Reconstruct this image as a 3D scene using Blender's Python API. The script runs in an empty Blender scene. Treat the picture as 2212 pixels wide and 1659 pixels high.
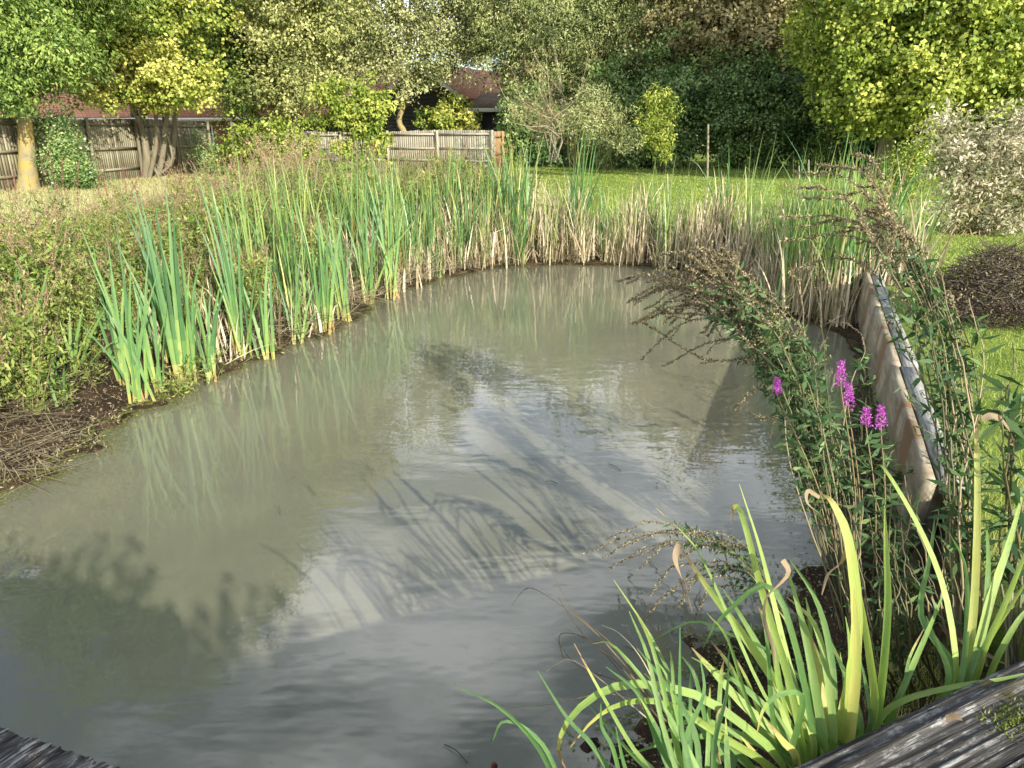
import bpy, math, random
import numpy as np
from mathutils import Vector
R = np.random.default_rng(7); random.seed(7)
S = bpy.context.scene; COL = S.collection
# ------------------------------------------------------------- camera, sky, sun, exposure
EYE = 2.05; PITCH = math.radians(19.4); ROLL = math.radians(0.3); FPX = 1535.0; PW, PH = 2212.0, 1659.0
FW = np.array([0, math.cos(PITCH), -math.sin(PITCH)]); U0 = np.array([0, math.sin(PITCH), math.cos(PITCH)]); R0 = np.array([1., 0, 0])
RT = R0*math.cos(ROLL)-U0*math.sin(ROLL); UP = U0*math.cos(ROLL)+R0*math.sin(ROLL)
cd = bpy.data.cameras.new('camera'); cam = bpy.data.objects.new('camera', cd); COL.objects.link(cam)
from mathutils import Matrix
cam.matrix_world = Matrix(((RT[0], UP[0], -FW[0], 0), (RT[1], UP[1], -FW[1], 0), (RT[2], UP[2], -FW[2], EYE), (0, 0, 0, 1)))
cd.sensor_width = 36; cd.lens = 36*FPX/PW; cd.clip_start = .02; cd.clip_end = 600
S.camera = cam
SUN_AZ, SUN_EL = math.radians(150), math.radians(22)
W_ = bpy.data.worlds.new('World'); S.world = W_; W_.use_nodes = True
nt = W_.node_tree; bg = nt.nodes['Background']
sk = nt.nodes.new('ShaderNodeTexSky'); sk.sky_type = 'NISHITA'; sk.sun_disc = False; sk.sun_elevation = SUN_EL; sk.sun_rotation = SUN_AZ
tc = nt.nodes.new('ShaderNodeTexCoord'); mp = nt.nodes.new('ShaderNodeMapping'); mp.inputs['Scale'].default_value = (1, 1, 2.2)
nz = nt.nodes.new('ShaderNodeTexNoise'); nz.inputs['Scale'].default_value = 2.1; nz.inputs['Detail'].default_value = 6; nz.inputs['Roughness'].default_value = .52
cr = nt.nodes.new('ShaderNodeValToRGB'); cr.color_ramp.elements[0].position = .47; cr.color_ramp.elements[1].position = .66
mx = nt.nodes.new('ShaderNodeMix'); mx.data_type = 'RGBA'; mx.inputs[7].default_value = (17., 17.2, 17.6, 1)
L = nt.links.new
L(tc.outputs['Generated'], mp.inputs[0]); L(mp.outputs[0], nz.inputs['Vector']); L(nz.outputs[0], cr.inputs[0]); sx = nt.nodes.new('ShaderNodeSeparateXYZ'); L(tc.outputs['Generated'], sx.inputs[0]); el = nt.nodes.new('ShaderNodeMapRange'); el.inputs[1].default_value = .75; el.inputs[2].default_value = .30; el.inputs[3].default_value = -.05; el.inputs[4].default_value = .09
L(sx.outputs[2], el.inputs[0]); ad0 = nt.nodes.new('ShaderNodeMath'); L(nz.outputs[0], ad0.inputs[0]); L(el.outputs[0], ad0.inputs[1]); L(ad0.outputs[0], cr.inputs[0]); L(cr.outputs[0], mx.inputs[0])
L(sk.outputs[0], mx.inputs[6]); L(mx.outputs[2], bg.inputs[0]); bg.inputs[1].default_value = .11
sl = bpy.data.lights.new('sun', 'SUN'); sl.energy = 5.0; sl.angle = math.radians(.55); sl.color = (1, .93, .80)
so = bpy.data.objects.new('sun', sl); COL.objects.link(so)
SD = Vector((-math.sin(SUN_AZ)*math.cos(SUN_EL), -math.cos(SUN_AZ)*math.cos(SUN_EL), -math.sin(SUN_EL)))
so.rotation_euler = SD.to_track_quat('-Z', 'Y').to_euler()
vs = S.view_settings; vs.view_transform = 'Standard'; vs.look = 'None'; vs.gamma = 1; vs.use_curve_mapping = False; vs.exposure = .86
S.cycles.max_bounces = 7; S.cycles.transparent_max_bounces = 4; S.cycles.use_denoising = True

def ray(px, py): return FW*FPX+RT*(px-PW/2)+UP*(PH/2-py)
def P(px, py, z):                       # photo pixel (2212 wide) to the point at height z
    d = ray(px, py); return np.array([0, 0, EYE])+d*((z-EYE)/d[2])
def at(px, py, Y):                      # photo pixel to the point at distance Y
    d = ray(px, py); return np.array([0, 0, EYE])+d*(Y/d[1])
# ------------------------------------------------------------- helpers
class MB:
    def __init__(s): s.V = []; s.F = []; s.A = []; s.n = 0
    def add(s, V, F, a=.5):
        V = np.asarray(V, float).reshape(-1, 3); F = np.asarray(F, int)
        if len(F) == 0: return
        s.V.append(V); s.F.append(F+s.n); s.n += len(V)
        s.A.append(np.full(len(F), a) if np.isscalar(a) else np.asarray(a, float))
    def mesh(s, name, mat, smooth=False):
        me = bpy.data.meshes.new(name); V = np.concatenate(s.V)
        me.vertices.add(len(V)); me.vertices.foreach_set('co', V.astype(np.float32).ravel())
        loops = np.concatenate([f.ravel() for f in s.F]); tot = np.concatenate([np.full(len(f), f.shape[1]) for f in s.F])
        me.loops.add(len(loops)); me.loops.foreach_set('vertex_index', loops.astype(np.int32))
        me.polygons.add(len(tot)); me.polygons.foreach_set('loop_start', (np.cumsum(tot)-tot).astype(np.int32))
        if smooth: me.polygons.foreach_set('use_smooth', np.ones(len(tot), bool))
        me.update(calc_edges=True)
        at_ = me.attributes.new('v', 'FLOAT', 'FACE'); at_.data.foreach_set('value', np.concatenate(s.A).astype(np.float32))
        me.materials.append(mat); return me
    def build(s, name, mat, parent=None, smooth=False):
        o = bpy.data.objects.new(name, s.mesh(name, mat, smooth)); COL.objects.link(o)
        if parent is not None: o.parent = parent; o.matrix_parent_inverse = Matrix.Translation(-parent.location) if parent.rotation_euler.z == 0 else parent.matrix_world.inverted()
        return o
def tag(o, label=None, cat=None, group=None, kind=None):
    if label: o['label'] = label
    if cat: o['category'] = cat
    if group: o['group'] = group
    if kind: o['kind'] = kind
    return o
def thing(name, label, cat, loc, group=None):
    o = bpy.data.objects.new(name, None); COL.objects.link(o); o.location = Vector([float(q) for q in loc]); o.empty_display_size = .1
    return tag(o, label, cat, group)
def copy_thing(root, loc, rz=0, sc=1, label=None, sz=None):
    r = root.copy(); COL.objects.link(r); r.location = loc; r.rotation_euler = (0, 0, rz); r.scale = (sc, sc, sz or sc)
    if label: r['label'] = label
    for ch in root.children:
        c = ch.copy(); COL.objects.link(c); c.parent = r
        for g in ch.children:
            d = g.copy(); COL.objects.link(d); d.parent = c
    return r
def nrm(v): return v/np.maximum(np.linalg.norm(v, axis=-1, keepdims=True), 1e-9)
def rdir(n, up=0., rg=None):
    v = nrm((rg or R).normal(size=(n, 3))); v[:, 2] += up; return nrm(v)
BOXF = [[0, 3, 2, 1], [4, 5, 6, 7], [0, 1, 5, 4], [1, 2, 6, 5], [2, 3, 7, 6], [3, 0, 4, 7]]
def box(mb, o, x, y, z, a=.5):          # o = corner, x,y,z edge vectors
    o, x, y, z = map(np.array, (o, x, y, z)); b = [o, o+x, o+x+y, o+y]
    mb.add(b+[p+z for p in b], BOXF, a)
def tube(mb, pts, rad, sides=6, a=.5, noise=0, cap=False):
    pts = np.array(pts, float); n = len(pts); rad = np.broadcast_to(np.array(rad, float), (n,))
    T = np.gradient(pts, axis=0) if n > 2 else np.repeat((pts[1]-pts[0])[None], n, 0); T = nrm(T)
    ref = np.array([0, 0, 1.]) if abs(T[:, 2]).mean() < .8 else np.array([1., 0, 0])
    X = nrm(np.cross(T, ref)); Y = np.cross(T, X); an = np.arange(sides)*2*math.pi/sides
    rr = rad[:, None]*(1+(noise*R.normal(size=(n, sides)) if noise else 0))
    V = pts[:, None]+X[:, None]*(np.cos(an)*rr)[..., None]+Y[:, None]*(np.sin(an)*rr)[..., None]
    i = np.arange(n-1)[:, None]*sides; j = np.arange(sides); k = (j+1) % sides
    F = np.stack([i+j, i+k, i+k+sides, i+j+sides], -1).reshape(-1, 4)
    mb.add(V.reshape(-1, 3), F, a)
    if cap: mb.add(V[-1], [list(range(sides))] if sides == 4 else [[0, q, q+1] for q in range(1, sides-1)], a)
def leaves(mb, B, D, Ln, Wd, v, N=None):  # one folded diamond per leaf
    n = len(B); N = rdir(n) if N is None else N; Sd = nrm(np.cross(D, N)); Nn = np.cross(Sd, D)
    Ln = np.broadcast_to(Ln, (n,))[:, None]; Wd = np.broadcast_to(Wd, (n,))[:, None]
    V = np.stack([B, B+D*Ln*.42+Sd*Wd*.5+Nn*Wd*.12, B+D*Ln-Nn*Ln*.12, B+D*Ln*.42-Sd*Wd*.5+Nn*Wd*.12], 1)
    mb.add(V.reshape(-1, 3), np.arange(4*n).reshape(n, 4), np.broadcast_to(v, (n,)))
def blades(mb, B, Ln, Wd, lean, bend, az, v, seg=5, kink=0., face=None):
    n = len(B); t = np.linspace(0, 1, seg+1); Ln, Wd, lean, bend, az = [np.broadcast_to(np.asarray(q, float), (n,)) for q in (Ln, Wd, lean, bend, az)]
    th = lean[:, None]+bend[:, None]*t[None]**2
    if kink > 0:
        k = (R.random(n) < kink)[:, None]; kp = R.uniform(.35, .8, (n, 1)); th = th+k*(t[None] > kp)*R.uniform(.9, 2., (n, 1))
    ds = Ln[:, None]/seg; hx = np.concatenate([np.zeros((n, 1)), np.cumsum(np.sin(th[:, :-1])*ds, 1)], 1); hz = np.concatenate([np.zeros((n, 1)), np.cumsum(np.cos(th[:, :-1])*ds, 1)], 1)
    C = B[:, None]+np.stack([hx*np.cos(az)[:, None], hx*np.sin(az)[:, None], hz], -1)
    fa = (az+math.pi/2+R.normal(0, .7, n)) if face is None else face
    w = Wd[:, None]*np.minimum(1, (1-t[None]**2.2)*1.02+.02)*.5
    Sx = np.stack([np.cos(fa), np.sin(fa), np.zeros(n)], -1)[:, None]*w[..., None]
    V = np.stack([C-Sx, C+Sx], 2).reshape(n, -1, 3); q = 2*(seg+1)
    i = np.arange(seg)*2; f = np.stack([i, i+1, i+3, i+2], -1)
    F = (np.arange(n)[:, None, None]*q+f[None]).reshape(-1, 4)
    mb.add(V.reshape(-1, 3), F, np.repeat(np.broadcast_to(v, (n,)), seg))
def spline(pts, n):
    pts = np.array(pts, float); m = len(pts)
    e = np.vstack([2*pts[0]-pts[1], pts, 2*pts[-1]-pts[-2]]); out = []
    for u in np.linspace(0, m-1-1e-6, n):
        i = int(u); t = u-i; a, b, c, d = e[i:i+4]
        out.append(.5*((2*b)+(c-a)*t+(2*a-5*b+4*c-d)*t*t+(3*b-a-3*c+d)*t**3))
    return np.array(out)
# ------------------------------------------------------------- materials
def newmat(name):
    m = bpy.data.materials.new(name); m.use_nodes = True; return m, m.node_tree, m.node_tree.nodes['Principled BSDF']
def ramp(nt, cols, pos=None):
    r = nt.nodes.new('ShaderNodeValToRGB'); e = r.color_ramp.elements; n = len(cols)
    while len(e) < n: e.new(.5)
    for i, c in enumerate(cols): e[i].position = (pos[i] if pos else i/(n-1)); e[i].color = (*c, 1)
    return r
def nodes_noise(nt, scale, detail=4, rough=.55, vec=None, stretch=None, coord='Object'):
    t = nt.nodes.new('ShaderNodeTexCoord'); n = nt.nodes.new('ShaderNodeTexNoise'); n.inputs['Scale'].default_value = scale
    n.inputs['Detail'].default_value = detail; n.inputs['Roughness'].default_value = rough
    src = vec or t.outputs[coord]
    if stretch:
        m = nt.nodes.new('ShaderNodeMapping'); m.inputs['Scale'].default_value = stretch; nt.links.new(src, m.inputs[0]); src = m.outputs[0]
    nt.links.new(src, n.inputs['Vector']); return n
def leafmat(name, cols, trans=.3, rough=.55, pos=None, spec=.35, nscale=0, tcol=1.25):
    m, nt, b = newmat(name); a = nt.nodes.new('ShaderNodeAttribute'); a.attribute_name = 'v'
    r = ramp(nt, cols, pos); fac = a.outputs['Fac']
    if nscale:
        n = nodes_noise(nt, nscale, 3); ad = nt.nodes.new('ShaderNodeMath'); ad.operation = 'MULTIPLY_ADD'; ad.inputs[1].default_value = .9
        s2 = nt.nodes.new('ShaderNodeMath'); s2.operation = 'SUBTRACT'; s2.inputs[1].default_value = .45
        nt.links.new(n.outputs[0], ad.inputs[0]); nt.links.new(fac, s2.inputs[0]); nt.links.new(s2.outputs[0], ad.inputs[2]); fac = ad.outputs[0]
    if name in ('weed_leaf', 'seed_spike', 'reed_blade', 'cattail_blade', 'dead_blade', 'near_weed_leaf'):
        oi = nt.nodes.new('ShaderNodeObjectInfo'); ma = nt.nodes.new('ShaderNodeMath'); ma.operation = 'MULTIPLY_ADD'; ma.inputs[1].default_value = .36; mb_ = nt.nodes.new('ShaderNodeMath'); mb_.operation = 'SUBTRACT'; mb_.inputs[1].default_value = .18
        nt.links.new(oi.outputs['Random'], ma.inputs[0]); nt.links.new(fac, ma.inputs[2]); nt.links.new(ma.outputs[0], mb_.inputs[0]); fac = mb_.outputs[0]
    nt.links.new(fac, r.inputs[0]); nt.links.new(r.outputs[0], b.inputs['Base Color'])
    b.inputs['Roughness'].default_value = rough; b.inputs['Specular IOR Level'].default_value = spec
    if name in ('iris_leaf', 'cattail_blade'):
        a2 = nt.nodes.new('ShaderNodeAttribute'); a2.attribute_name = 'across'; n = nodes_noise(nt, 9, 4, .7, stretch=(1, 1, .0), vec=a2.outputs['Vector'])
        bp = nt.nodes.new('ShaderNodeBump'); bp.inputs['Strength'].default_value = .5; bp.inputs['Distance'].default_value = .004; nt.links.new(n.outputs[0], bp.inputs['Height']); nt.links.new(bp.outputs[0], b.inputs['Normal'])
        hs = nt.nodes.new('ShaderNodeHueSaturation'); mrr = nt.nodes.new('ShaderNodeMapRange'); mrr.inputs[1].default_value = .3; mrr.inputs[2].default_value = .7; mrr.inputs[3].default_value = .72; mrr.inputs[4].default_value = 1.18
        nt.links.new(n.outputs[0], mrr.inputs[0]); nt.links.new(mrr.outputs[0], hs.inputs['Value']); nt.links.new(r.outputs[0], hs.inputs['Color']); mo = nt.nodes.new('ShaderNodeMapping'); mo.inputs['Scale'].default_value = (.5, 9, 1); nt.links.new(a2.outputs['Vector'], mo.inputs[0]); n3 = nodes_noise(nt, 2.2, 6, .7, vec=mo.outputs[0])
        r3 = ramp(nt, G((0, 0, 0), (1, 1, 1)), [.60, .70]); nt.links.new(n3.outputs[0], r3.inputs[0]); mm = nt.nodes.new('ShaderNodeMix'); mm.data_type = 'RGBA'; mm.inputs[7].default_value = (.26, .18, .07, 1)
        q3 = nt.nodes.new('ShaderNodeMath'); q3.operation = 'MULTIPLY'; q3.inputs[1].default_value = .7; nt.links.new(r3.outputs[0], q3.inputs[0]); nt.links.new(q3.outputs[0], mm.inputs[0]); nt.links.new(hs.outputs[0], mm.inputs[6]); nt.links.new(mm.outputs[2], b.inputs['Base Color'])
    if trans:
        t = nt.nodes.new('ShaderNodeBsdfTranslucent'); h = nt.nodes.new('ShaderNodeHueSaturation'); h.inputs['Value'].default_value = tcol; h.inputs['Saturation'].default_value = 1.15
        mxs = nt.nodes.new('ShaderNodeMixShader'); mxs.inputs[0].default_value = trans
        nt.links.new(r.outputs[0], h.inputs['Color']); nt.links.new(h.outputs[0], t.inputs[0])
        nt.links.new(b.outputs[0], mxs.inputs[1]); nt.links.new(t.outputs[0], mxs.inputs[2]); nt.links.new(mxs.outputs[0], nt.nodes['Material Output'].inputs[0])
    return m
def woodmat(name, cols, stretch=(1, 1, 1), scale=8, bump=.4, rough=.85, pos=None, attr=.35, dist=.01):
    m, nt, b = newmat(name); n = nodes_noise(nt, scale, 7, .65, stretch=stretch); r = ramp(nt, cols, pos)
    a = nt.nodes.new('ShaderNodeAttribute'); a.attribute_name = 'v'
    ad = nt.nodes.new('ShaderNodeMath'); ad.operation = 'MULTIPLY_ADD'; ad.inputs[1].default_value = attr; ad.inputs[2].default_value = 0
    s = nt.nodes.new('ShaderNodeMath'); s.operation = 'ADD'; s2 = nt.nodes.new('ShaderNodeMath'); s2.operation = 'SUBTRACT'; s2.inputs[1].default_value = attr*.5
    nt.links.new(a.outputs['Fac'], ad.inputs[0]); nt.links.new(ad.outputs[0], s.inputs[0]); nt.links.new(n.outputs[0], s.inputs[1]); nt.links.new(s.outputs[0], s2.inputs[0])
    nt.links.new(s2.outputs[0], r.inputs[0]); nt.links.new(r.outputs[0], b.inputs['Base Color'])
    bp = nt.nodes.new('ShaderNodeBump'); bp.inputs['Strength'].default_value = bump; bp.inputs['Distance'].default_value = dist
    nt.links.new(n.outputs[0], bp.inputs['Height']); nt.links.new(bp.outputs[0], b.inputs['Normal']); b.inputs['Roughness'].default_value = rough
    b.inputs['Specular IOR Level'].default_value = .25; return m
G = lambda *c: [tuple(x) for x in c]
M = {}
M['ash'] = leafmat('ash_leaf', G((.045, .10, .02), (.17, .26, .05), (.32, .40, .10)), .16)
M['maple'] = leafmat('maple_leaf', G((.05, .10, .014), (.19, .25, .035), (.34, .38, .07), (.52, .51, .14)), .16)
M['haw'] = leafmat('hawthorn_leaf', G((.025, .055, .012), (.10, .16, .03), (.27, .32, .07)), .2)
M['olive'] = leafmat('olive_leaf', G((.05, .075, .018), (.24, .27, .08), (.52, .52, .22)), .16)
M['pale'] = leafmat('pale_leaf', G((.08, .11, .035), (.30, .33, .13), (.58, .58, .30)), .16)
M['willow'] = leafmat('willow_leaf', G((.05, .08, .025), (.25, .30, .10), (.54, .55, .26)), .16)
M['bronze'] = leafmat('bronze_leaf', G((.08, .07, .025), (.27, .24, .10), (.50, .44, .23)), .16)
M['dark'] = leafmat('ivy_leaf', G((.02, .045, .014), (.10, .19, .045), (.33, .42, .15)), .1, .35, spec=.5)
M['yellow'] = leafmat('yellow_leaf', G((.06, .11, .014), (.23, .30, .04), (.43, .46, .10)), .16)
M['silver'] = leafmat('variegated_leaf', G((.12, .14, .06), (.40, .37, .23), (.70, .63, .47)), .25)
M['weed'] = leafmat('weed_leaf', G((.045, .09, .018), (.16, .24, .045), (.34, .39, .10), (.42, .36, .17)), .3)
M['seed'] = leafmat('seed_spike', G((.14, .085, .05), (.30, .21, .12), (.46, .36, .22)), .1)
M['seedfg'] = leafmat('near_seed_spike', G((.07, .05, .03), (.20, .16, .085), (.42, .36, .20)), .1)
M['redseed'] = leafmat('red_seed_spike', G((.14, .05, .045), (.28, .13, .10)), .1)
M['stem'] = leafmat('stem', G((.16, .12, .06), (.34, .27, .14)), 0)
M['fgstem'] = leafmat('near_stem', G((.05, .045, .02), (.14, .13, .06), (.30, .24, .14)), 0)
M['reed'] = leafmat('reed_blade', G((.09, .17, .06), (.19, .30, .09), (.32, .42, .13), (.50, .52, .17)), .3, .4, spec=.5)
M['reedblue'] = leafmat('cattail_blade', G((.06, .15, .055), (.11, .24, .08), (.20, .34, .09), (.42, .47, .14), (.42, .26, .10)), .3, .38, spec=.5)
M['dead'] = leafmat('dead_blade', G((.11, .085, .05), (.42, .35, .21), (.72, .64, .46)), .15, .7)
M['grass'] = leafmat('grass_blade', G((.09, .15, .02), (.23, .33, .055), (.40, .46, .11), (.54, .50, .24)), .3)
M['drygrass'] = leafmat('dry_grass', G((.16, .20, .05), (.38, .36, .15), (.58, .50, .30)), .2)
M['iris'] = leafmat('iris_leaf', G((.10, .22, .07), (.24, .38, .10), (.40, .50, .13), (.56, .52, .17), (.32, .19, .10)), .35, .38, spec=.5)
M['dryleaf'] = leafmat('dry_leaf', G((.16, .11, .065), (.36, .28, .18)), .2, .7)
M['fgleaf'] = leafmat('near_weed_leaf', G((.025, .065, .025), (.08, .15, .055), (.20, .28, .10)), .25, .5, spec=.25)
M['petal'] = leafmat('petal', G((.34, .05, .34), (.56, .12, .55), (.76, .32, .74)), .35, .5)
M['duck'] = leafmat('duckweed', G((.06, .09, .012), (.15, .19, .03), (.26, .25, .07)), 0)
M['algae'] = leafmat('debris', G((.05, .04, .022), (.15, .12, .07), (.28, .24, .14)), 0)
M['bark'] = woodmat('bark', G((.06, .05, .035), (.17, .15, .10), (.30, .28, .20)), (1, 1, .3), 6, .6, dist=.03)
M['barkpale'] = woodmat('pale_bark', G((.16, .14, .09), (.34, .31, .22), (.48, .44, .33)), (1, 1, .3), 7, .5, dist=.02)
M['lichen'] = woodmat('lichen_bark', G((.07, .065, .045), (.24, .21, .12), (.34, .25, .07), (.18, .17, .125)), (1, 1, .6), 5, .5, pos=[.2, .42, .6, .75], dist=.02)
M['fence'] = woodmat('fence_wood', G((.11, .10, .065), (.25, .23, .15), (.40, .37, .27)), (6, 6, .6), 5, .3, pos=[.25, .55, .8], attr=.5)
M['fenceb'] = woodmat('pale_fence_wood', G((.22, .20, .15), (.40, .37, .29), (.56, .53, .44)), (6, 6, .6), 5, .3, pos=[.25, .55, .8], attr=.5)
M['cap'] = woodmat('grey_capping', G((.12, .12, .115), (.27, .27, .26), (.42, .41, .39)), (1.2, 18, 4), 4, .4, pos=[.3, .5, .75])
M['fence2'] = woodmat('new_fence_wood', G((.30, .17, .08), (.50, .32, .17)), (6, 6, .6), 5, .3, attr=.5)
M['stake'] = woodmat('stake_wood', G((.3, .28, .24), (.5, .47, .42)), (6, 6, .6), 8, .3)
def tilemat():
    m, nt, b = newmat('roof_tiles'); t = nt.nodes.new('ShaderNodeTexCoord'); br = nt.nodes.new('ShaderNodeTexBrick'); br.inputs['Scale'].default_value = 1
    br.inputs['Brick Width'].default_value = .2; br.inputs['Row Height'].default_value = .17; br.inputs['Mortar Size'].default_value = .012
    br.inputs['Color1'].default_value = (.56, .30, .21, 1); br.inputs['Color2'].default_value = (.44, .21, .14, 1); br.inputs['Mortar'].default_value = (.18, .08, .06, 1)
    nt.links.new(t.outputs['UV'], br.inputs[0]); n = nodes_noise(nt, 1.3, 5); r = ramp(nt, G((.85, .85, .75), (1.5, 1.4, 1.3))); nt.links.new(n.outputs[0], r.inputs[0])
    x = nt.nodes.new('ShaderNodeMix'); x.data_type = 'RGBA'; x.blend_type = 'MULTIPLY'; x.inputs[0].default_value = 1
    nt.links.new(br.outputs[0], x.inputs[6]); nt.links.new(r.outputs[0], x.inputs[7]); nt.links.new(x.outputs[2], b.inputs['Base Color']); b.inputs['Roughness'].default_value = .8; return m
M['tile'] = tilemat()
def flat(name, c, rough=.7, n=.25, sc=6):
    m, nt, b = newmat(name); q = nodes_noise(nt, sc, 5); r = ramp(nt, [tuple(x*(1-n) for x in c), tuple(min(1, x*(1+n)) for x in c)], [.3, .7])
    nt.links.new(q.outputs[0], r.inputs[0]); nt.links.new(r.outputs[0], b.inputs['Base Color']); b.inputs['Roughness'].default_value = rough; return m
M['black'] = flat('black_boards', (.022, .023, .027), .6); M['white'] = flat('white_paint', (.75, .75, .73), .5, .08)
M['render'] = flat('white_render', (.72, .70, .66), .9, .1); M['moss_roof'] = flat('mossy_roof', (.16, .11, .07), .9, .5, 3); M['brick'] = flat('red_brick', (.28, .12, .07), .9, .3, 14); M['rust'] = flat('rust', (.12, .03, .02), .7, .5, 60)
M['twig'] = flat('twig', (.05, .035, .025), .8)

# the near sleepers: dark weathered timber with pale lichen and moss
def sleepermat(name='mossy_timber', moss=True):
    m, nt, b = newmat(name); N = nt.nodes.new; K = nt.links.new
    g = nodes_noise(nt, 2.2, 6, .6, stretch=(1.2, 38, 38)); g2 = nodes_noise(nt, 2.2, 8, .7, stretch=(6, 90, 90)); lic = nodes_noise(nt, 40, 8, .75, stretch=(.35, 1, 1))
    big = nodes_noise(nt, 4.5, 5, .6)
    r = ramp(nt, G((.012, .011, .010), (.085, .08, .074), (.20, .19, .18)), [.36, .50, .68]); K(g.outputs[0], r.inputs[0])
    lm = ramp(nt, G((0, 0, 0), (1, 1, 1)), [.49, .57]); K(lic.outputs[0], lm.inputs[0])
    gm = ramp(nt, G((0, 0, 0), (1, 1, 1)), [.46, .56]); K(g.outputs[0], gm.inputs[0])
    mu = N('ShaderNodeMath'); mu.operation = 'MULTIPLY'; K(lm.outputs[0], mu.inputs[0]); K(gm.outputs[0], mu.inputs[1])
    x = N('ShaderNodeMix'); x.data_type = 'RGBA'; x.inputs[7].default_value = (.42, .42, .40, 1); K(mu.outputs[0], x.inputs[0]); K(r.outputs[0], x.inputs[6])
    out = x.outputs[2]
    if moss:
        ms = ramp(nt, G((0, 0, 0), (1, 1, 1)), [.57, .66]); K(big.outputs[0], ms.inputs[0])
        mc = ramp(nt, G((.03, .028, .012), (.10, .09, .025)), [.3, .7]); K(lic.outputs[0], mc.inputs[0])
        y = N('ShaderNodeMix'); y.data_type = 'RGBA'; K(ms.outputs[0], y.inputs[0]); K(out, y.inputs[6]); K(mc.outputs[0], y.inputs[7]); out = y.outputs[2]
    K(out, b.inputs['Base Color']); b.inputs['Roughness'].default_value = .8; b.inputs['Specular IOR Level'].default_value = .3
    ad = N('ShaderNodeMath'); ad.operation = 'ADD'; K(g.outputs[0], ad.inputs[0]); K(g2.outputs[0], ad.inputs[1])
    bp = N('ShaderNodeBump'); bp.inputs['Strength'].default_value = 1; bp.inputs['Distance'].default_value = .012; K(ad.outputs[0], bp.inputs['Height']); K(bp.outputs[0], b.inputs['Normal']); return m
M['sleeper'] = sleepermat(); M['sleeper2'] = sleepermat('weathered_timber', False)
def wallmat():
    m, nt, b = newmat('stained_timber'); N = nt.nodes.new; K = nt.links.new
    g = nodes_noise(nt, 3, 7, .6, stretch=(.8, 9, 3)); st = nodes_noise(nt, 3.2, 5, .6, stretch=(1, 1, .55))
    r = ramp(nt, G((.09, .07, .045), (.23, .195, .135), (.38, .34, .26)), [.3, .5, .7]); K(g.outputs[0], r.inputs[0])
    s = ramp(nt, G((0, 0, 0), (1, 1, 1)), [.54, .62]); K(st.outputs[0], s.inputs[0])
    x = N('ShaderNodeMix'); x.data_type = 'RGBA'; x.inputs[7].default_value = (.15, .085, .04, 1); K(s.outputs[0], x.inputs[0]); K(r.outputs[0], x.inputs[6]); K(x.outputs[2], b.inputs['Base Color'])
    b.inputs['Roughness'].default_value = .8; bp = N('ShaderNodeBump'); bp.inputs['Strength'].default_value = .6; bp.inputs['Distance'].default_value = .006; K(g.outputs[0], bp.inputs['Height']); K(bp.outputs[0], b.inputs['Normal']); return m
M['wall'] = wallmat()
# ------------------------------------------------------------- pond outline and ground
LAWN = .55
shore_px = [(-700, 1290), (-300, 1170), (0, 1075), (110, 1010), (210, 945), (300, 893), (360, 862), (430, 830), (530, 785), (640, 742), (740, 703), (810, 652), (880, 627), (960, 600), (1090, 578), (1250, 572), (1360, 575), (1480, 585), (1580, 605), (1640, 640), (1700, 680), (1790, 712), (1838, 745), (1852, 790), (1842, 850), (1836, 920), (1826, 1000), (1808, 1100), (1800, 1180), (1745, 1262), (1720, 1330), (1600, 1385), (1520, 1425), (1485, 1500), (1400, 1590), (1340, 1680), (1270, 1800)]
POLY = [P(x, y, 0)[:2] for x, y in shore_px]
POLY = spline(np.array([[p[0], p[1], 0] for p in POLY]), 260)[:, :2]
_k = np.arange(260); _t = nrm(np.gradient(POLY, axis=0)); _n = np.stack([-_t[:, 1], _t[:, 0]], -1)
POLY = POLY+_n*(.05*np.sin(_k*.9)+.04*np.sin(_k*2.1+1)+.05*np.sin(_k*.37+2)+.03*R.normal(size=260))[:, None]*np.where((_k > 150) & (_k < 200), .4, 1)[:, None]
POLY = np.vstack([POLY, [[-.4, 1.15], [-1.3, .9], [-3.2, 1.2], [-5, 2.2]]])
WALLD = nrm(np.array([.412, 1.]))       # direction of the right-hand plank wall
def wallx(y): return 1.87+.412*(y-2.83)
def sdf(X, Y):                          # >0 outside the pond
    a = POLY; b = np.roll(POLY, -1, 0); p = np.stack([X.ravel(), Y.ravel()], -1); dmin = np.full(len(p), 1e9); ins = np.zeros(len(p), bool)
    for A, B in zip(a, b):
        e = B-A; w = p-A; t = np.clip((w@e)/max(e@e, 1e-9), 0, 1); d = np.linalg.norm(w-t[:, None]*e, axis=1); dmin = np.minimum(dmin, d)
        c = (A[1] > p[:, 1]) != (B[1] > p[:, 1]); xx = (B[0]-A[0])*(p[:, 1]-A[1])/(B[1]-A[1]+1e-12)+A[0]; ins ^= c & (p[:, 0] < xx)
    return np.where(ins, -dmin, dmin).reshape(X.shape)
def beamy(x): return 1.17+(x-.594)*.509+.0   # far edge of near sleepers (z=.75), refined below
BE0, BE1 = P(1705, 1659, .75), P(2212, 1418, .75)
BD = nrm((BE1-BE0)[:2]); BN = np.array([-BD[1], BD[0]])  # BN points to the pond
def ghash(X, Y):
    return (np.sin(X*1.7+Y*.6)+np.sin(Y*2.3-X*1.1+1.3)+np.sin(X*4.1+Y*3.7)*.5)*.33
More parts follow.
